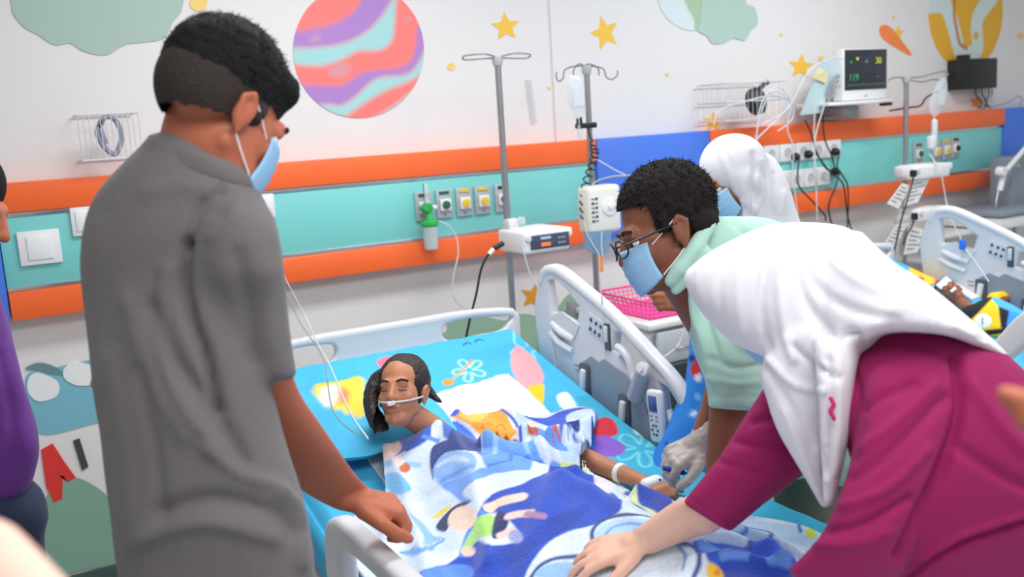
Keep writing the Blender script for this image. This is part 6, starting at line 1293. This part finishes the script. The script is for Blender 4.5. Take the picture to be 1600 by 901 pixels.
hb = blob('hair', S, 0.005, mat('dark_brown_hair', (40, 30, 28), 0.5, bump=0.6, bscale=120), t, 4, [([(572, 600), (570, 640), (590, 676)], 3, -0.003), ([(582, 600), (580, 640), (598, 672)], 3, 0.003)], 0.0012, 120, cut=lambda A: (H5.local(A)[:, 1] > 0.042) & (H5.local(A)[:, 2] < 0.082) & (abs(H5.local(A)[:, 0]) < 0.066))
MB().tube(spline([H5.p(-0.075, 0.0, -0.01), H5.p(-0.05, 0.07, -0.03), H5.p(0, 0.102, -0.038), H5.p(0.05, 0.07, -0.03), H5.p(0.075, 0.0, -0.01)], 5), 0.0024, 6).build('nasal_tube', TUBE, t)
p = H5.p(0, 0.100, -0.040); MB().box(tuple(p), (0.022, 0.014, 0.012), 0.004).build('nose_tape', PAPER, t)
def band(p, d, r, w, nm, mt):
    d = nrm(d); o = MB().lathe(tuple(p-d*w/2), [(r, 0), (r+0.0015, 0.001), (r+0.0015, w-0.001), (r, w)], tuple(d)); return o.build(nm, mt, t)
TAPE = mat('tape_white', (240, 240, 240), 0.7)
band(a2+(a3-a2)*0.05, a3-a2, 0.0245, 0.016, 'wrist_band', TAPE)
cH = a3+nrm(dh)*0.034; band(cH, dh, 0.030, 0.034, 'bandage', TAPE) if False else None
Rb = Matrix(((nrm(dh)[0], -nrm(dh)[1], 0), (nrm(dh)[1], nrm(dh)[0], 0), (0, 0, 1)))
MB().box(tuple(cH+np.array([0, 0, 0.004])), (0.034, 0.062, 0.034), 0.012, Rb, 3).build('bandage', TAPE, t)
MB().box(tuple(cH+nrm(dh)*0.03+np.array([0.01, 0.03, 0.012])), (0.03, 0.012, 0.012), 0.004, Rb).build('cannula', mat('cannula_blue', (40, 60, 150), 0.4), t)
MB().box(tuple(cH+nrm(dh)*0.02+np.array([0.0, 0.034, 0.008])), (0.05, 0.012, 0.006), 0.002, Rb).build('tape_strip', TAPE, t)
p = at(1056, 736, 2.21); o = MB().tube([tuple(p+RT*-0.03+UP*0.008), tuple(p+RT*0.02-UP*0.004)], 0.006, 10).tube([tuple(p+RT*0.02-UP*0.004), tuple(p+RT*0.05-UP*0.006)], 0.003, 8).build('syringe', mat('cannula_blue')); tag(o, 'small blue tipped syringe between glove and child hand', 'syringe')

# ------------------------------------------------------------------ baby on the far bed
def onsheet(x, y, lift):
    h = 0.85
    for _ in range(12): q = onZ(x, y, h); h = 0.5*h+0.5*(float(sheetz2(q[0], q[1]))+lift)
    return onZ(x, y, h)
def zl(x, y, lift): return float((onsheet(x, y, lift)-CAM) @ FW)
H6 = Head(onsheet(1486, 458, 0.045), img(-0.42, 0.45, -0.70), img(-0.55, 0.70, 0.35), 0.56)
t = thing('person', 'baby lying on the far bed with a white patch on the forehead', 'person', tuple(onsheet(1490, 470, 0.0)))
S = SC3(); H6.prims(S); zb_ = zl(1540, 500, 0.05)
S.cap(H6.p(0, -0.03, -0.05), onsheet(1515, 482, 0.04), 0.024, 0.024); S.cap(onsheet(1515, 482, 0.03), onsheet(1560, 500, 0.03), 0.022, 0.030)
S.chain([onsheet(1560, 470, 0.04), onsheet(1592, 463, 0.035), onsheet(1606, 470, 0.03)], [0.022, 0.018, 0.016])
blob('body', S, 0.0045, skin('skin_baby', (150, 92, 66)), t, 4); H6.eyes(t, True)
S = SC3(); H6.hair(S, (0.077, 0.099, 0.084), (0, -0.024, 0.054)); blob('hair', S, 0.005, mat('baby_hair', (58, 40, 34), 0.8), t, 3, cut=lambda A: (H6.local(A)[:, 1] > 0.03) & (H6.local(A)[:, 2] < 0.095) | (H6.local(A)[:, 2] < 0.0))
Rh = Matrix([[H6.r[i], H6.f[i], H6.u[i]] for i in range(3)])
MB().box(tuple(H6.p(0, 0.080, 0.058)), (0.056, 0.012, 0.032), 0.004, Rh).build('forehead_patch', TAPE, t)
MB().box(tuple(H6.p(0, 0.098, -0.036)), (0.026, 0.010, 0.014), 0.004, Rh).build('nose_tape', TAPE, t)
S = SC3()
S.slab([(1500, 496, 1518, 476, zl(1510, 486, 0.05), 0.03), (1512, 520, 1546, 464, zl(1530, 492, 0.05), 0.055), (1545, 528, 1575, 472, zl(1560, 500, 0.05), 0.06), (1580, 534, 1605, 488, zl(1590, 510, 0.05), 0.06), (1640, 560, 1640, 500, zl(1640, 530, 0.05), 0.06)], p=2.3)
YL = [('curve', [(1498, 486), (1528, 456), (1560, 456), (1548, 468), (1525, 492), (1508, 504)], (28, 30, 34)), ('poly', [(1560, 476), (1578, 478), (1580, 506), (1572, 514), (1564, 512)], (28, 30, 34)), ('ell', (1536, 501, 13, 11, 0), (238, 240, 236)), ('stroke', [(1535, 497), (1535, 506)], 1.0, (40, 40, 40)),
      ('poly', [(1578, 478), (1700, 470), (1700, 600), (1582, 540), (1572, 514)], (60, 150, 232)), ('poly', [(1535, 516), (1572, 512), (1575, 520), (1540, 524)], (28, 30, 34)), ('curve', [(1552, 462), (1590, 470), (1600, 490), (1560, 478)], (80, 176, 236))]
blob('jacket', S, 0.005, mat('jacket_print', rough=0.85, attr=True), t, 4, [], 0.002, 40, colour=((250, 204, 36), YL, 1.2))
S = SC3().cap(onsheet(1553, 467, 0.045), onsheet(1588, 461, 0.04), 0.028, 0.026); blob('sleeve', S, 0.006, mat('yellow_cloth', (250, 204, 36), 0.8), t, 3)
q = [onsheet(x, y, 0.006) for x, y in ((1490, 450), (1506, 437), (1528, 449), (1546, 462), (1518, 470))]
o = MB().prism([tuple(v) for v in q], (0, 0, 0.010)).build('white_pad', TAPE); tag(o, 'white folded pad behind the baby head on the far bed', 'pad')
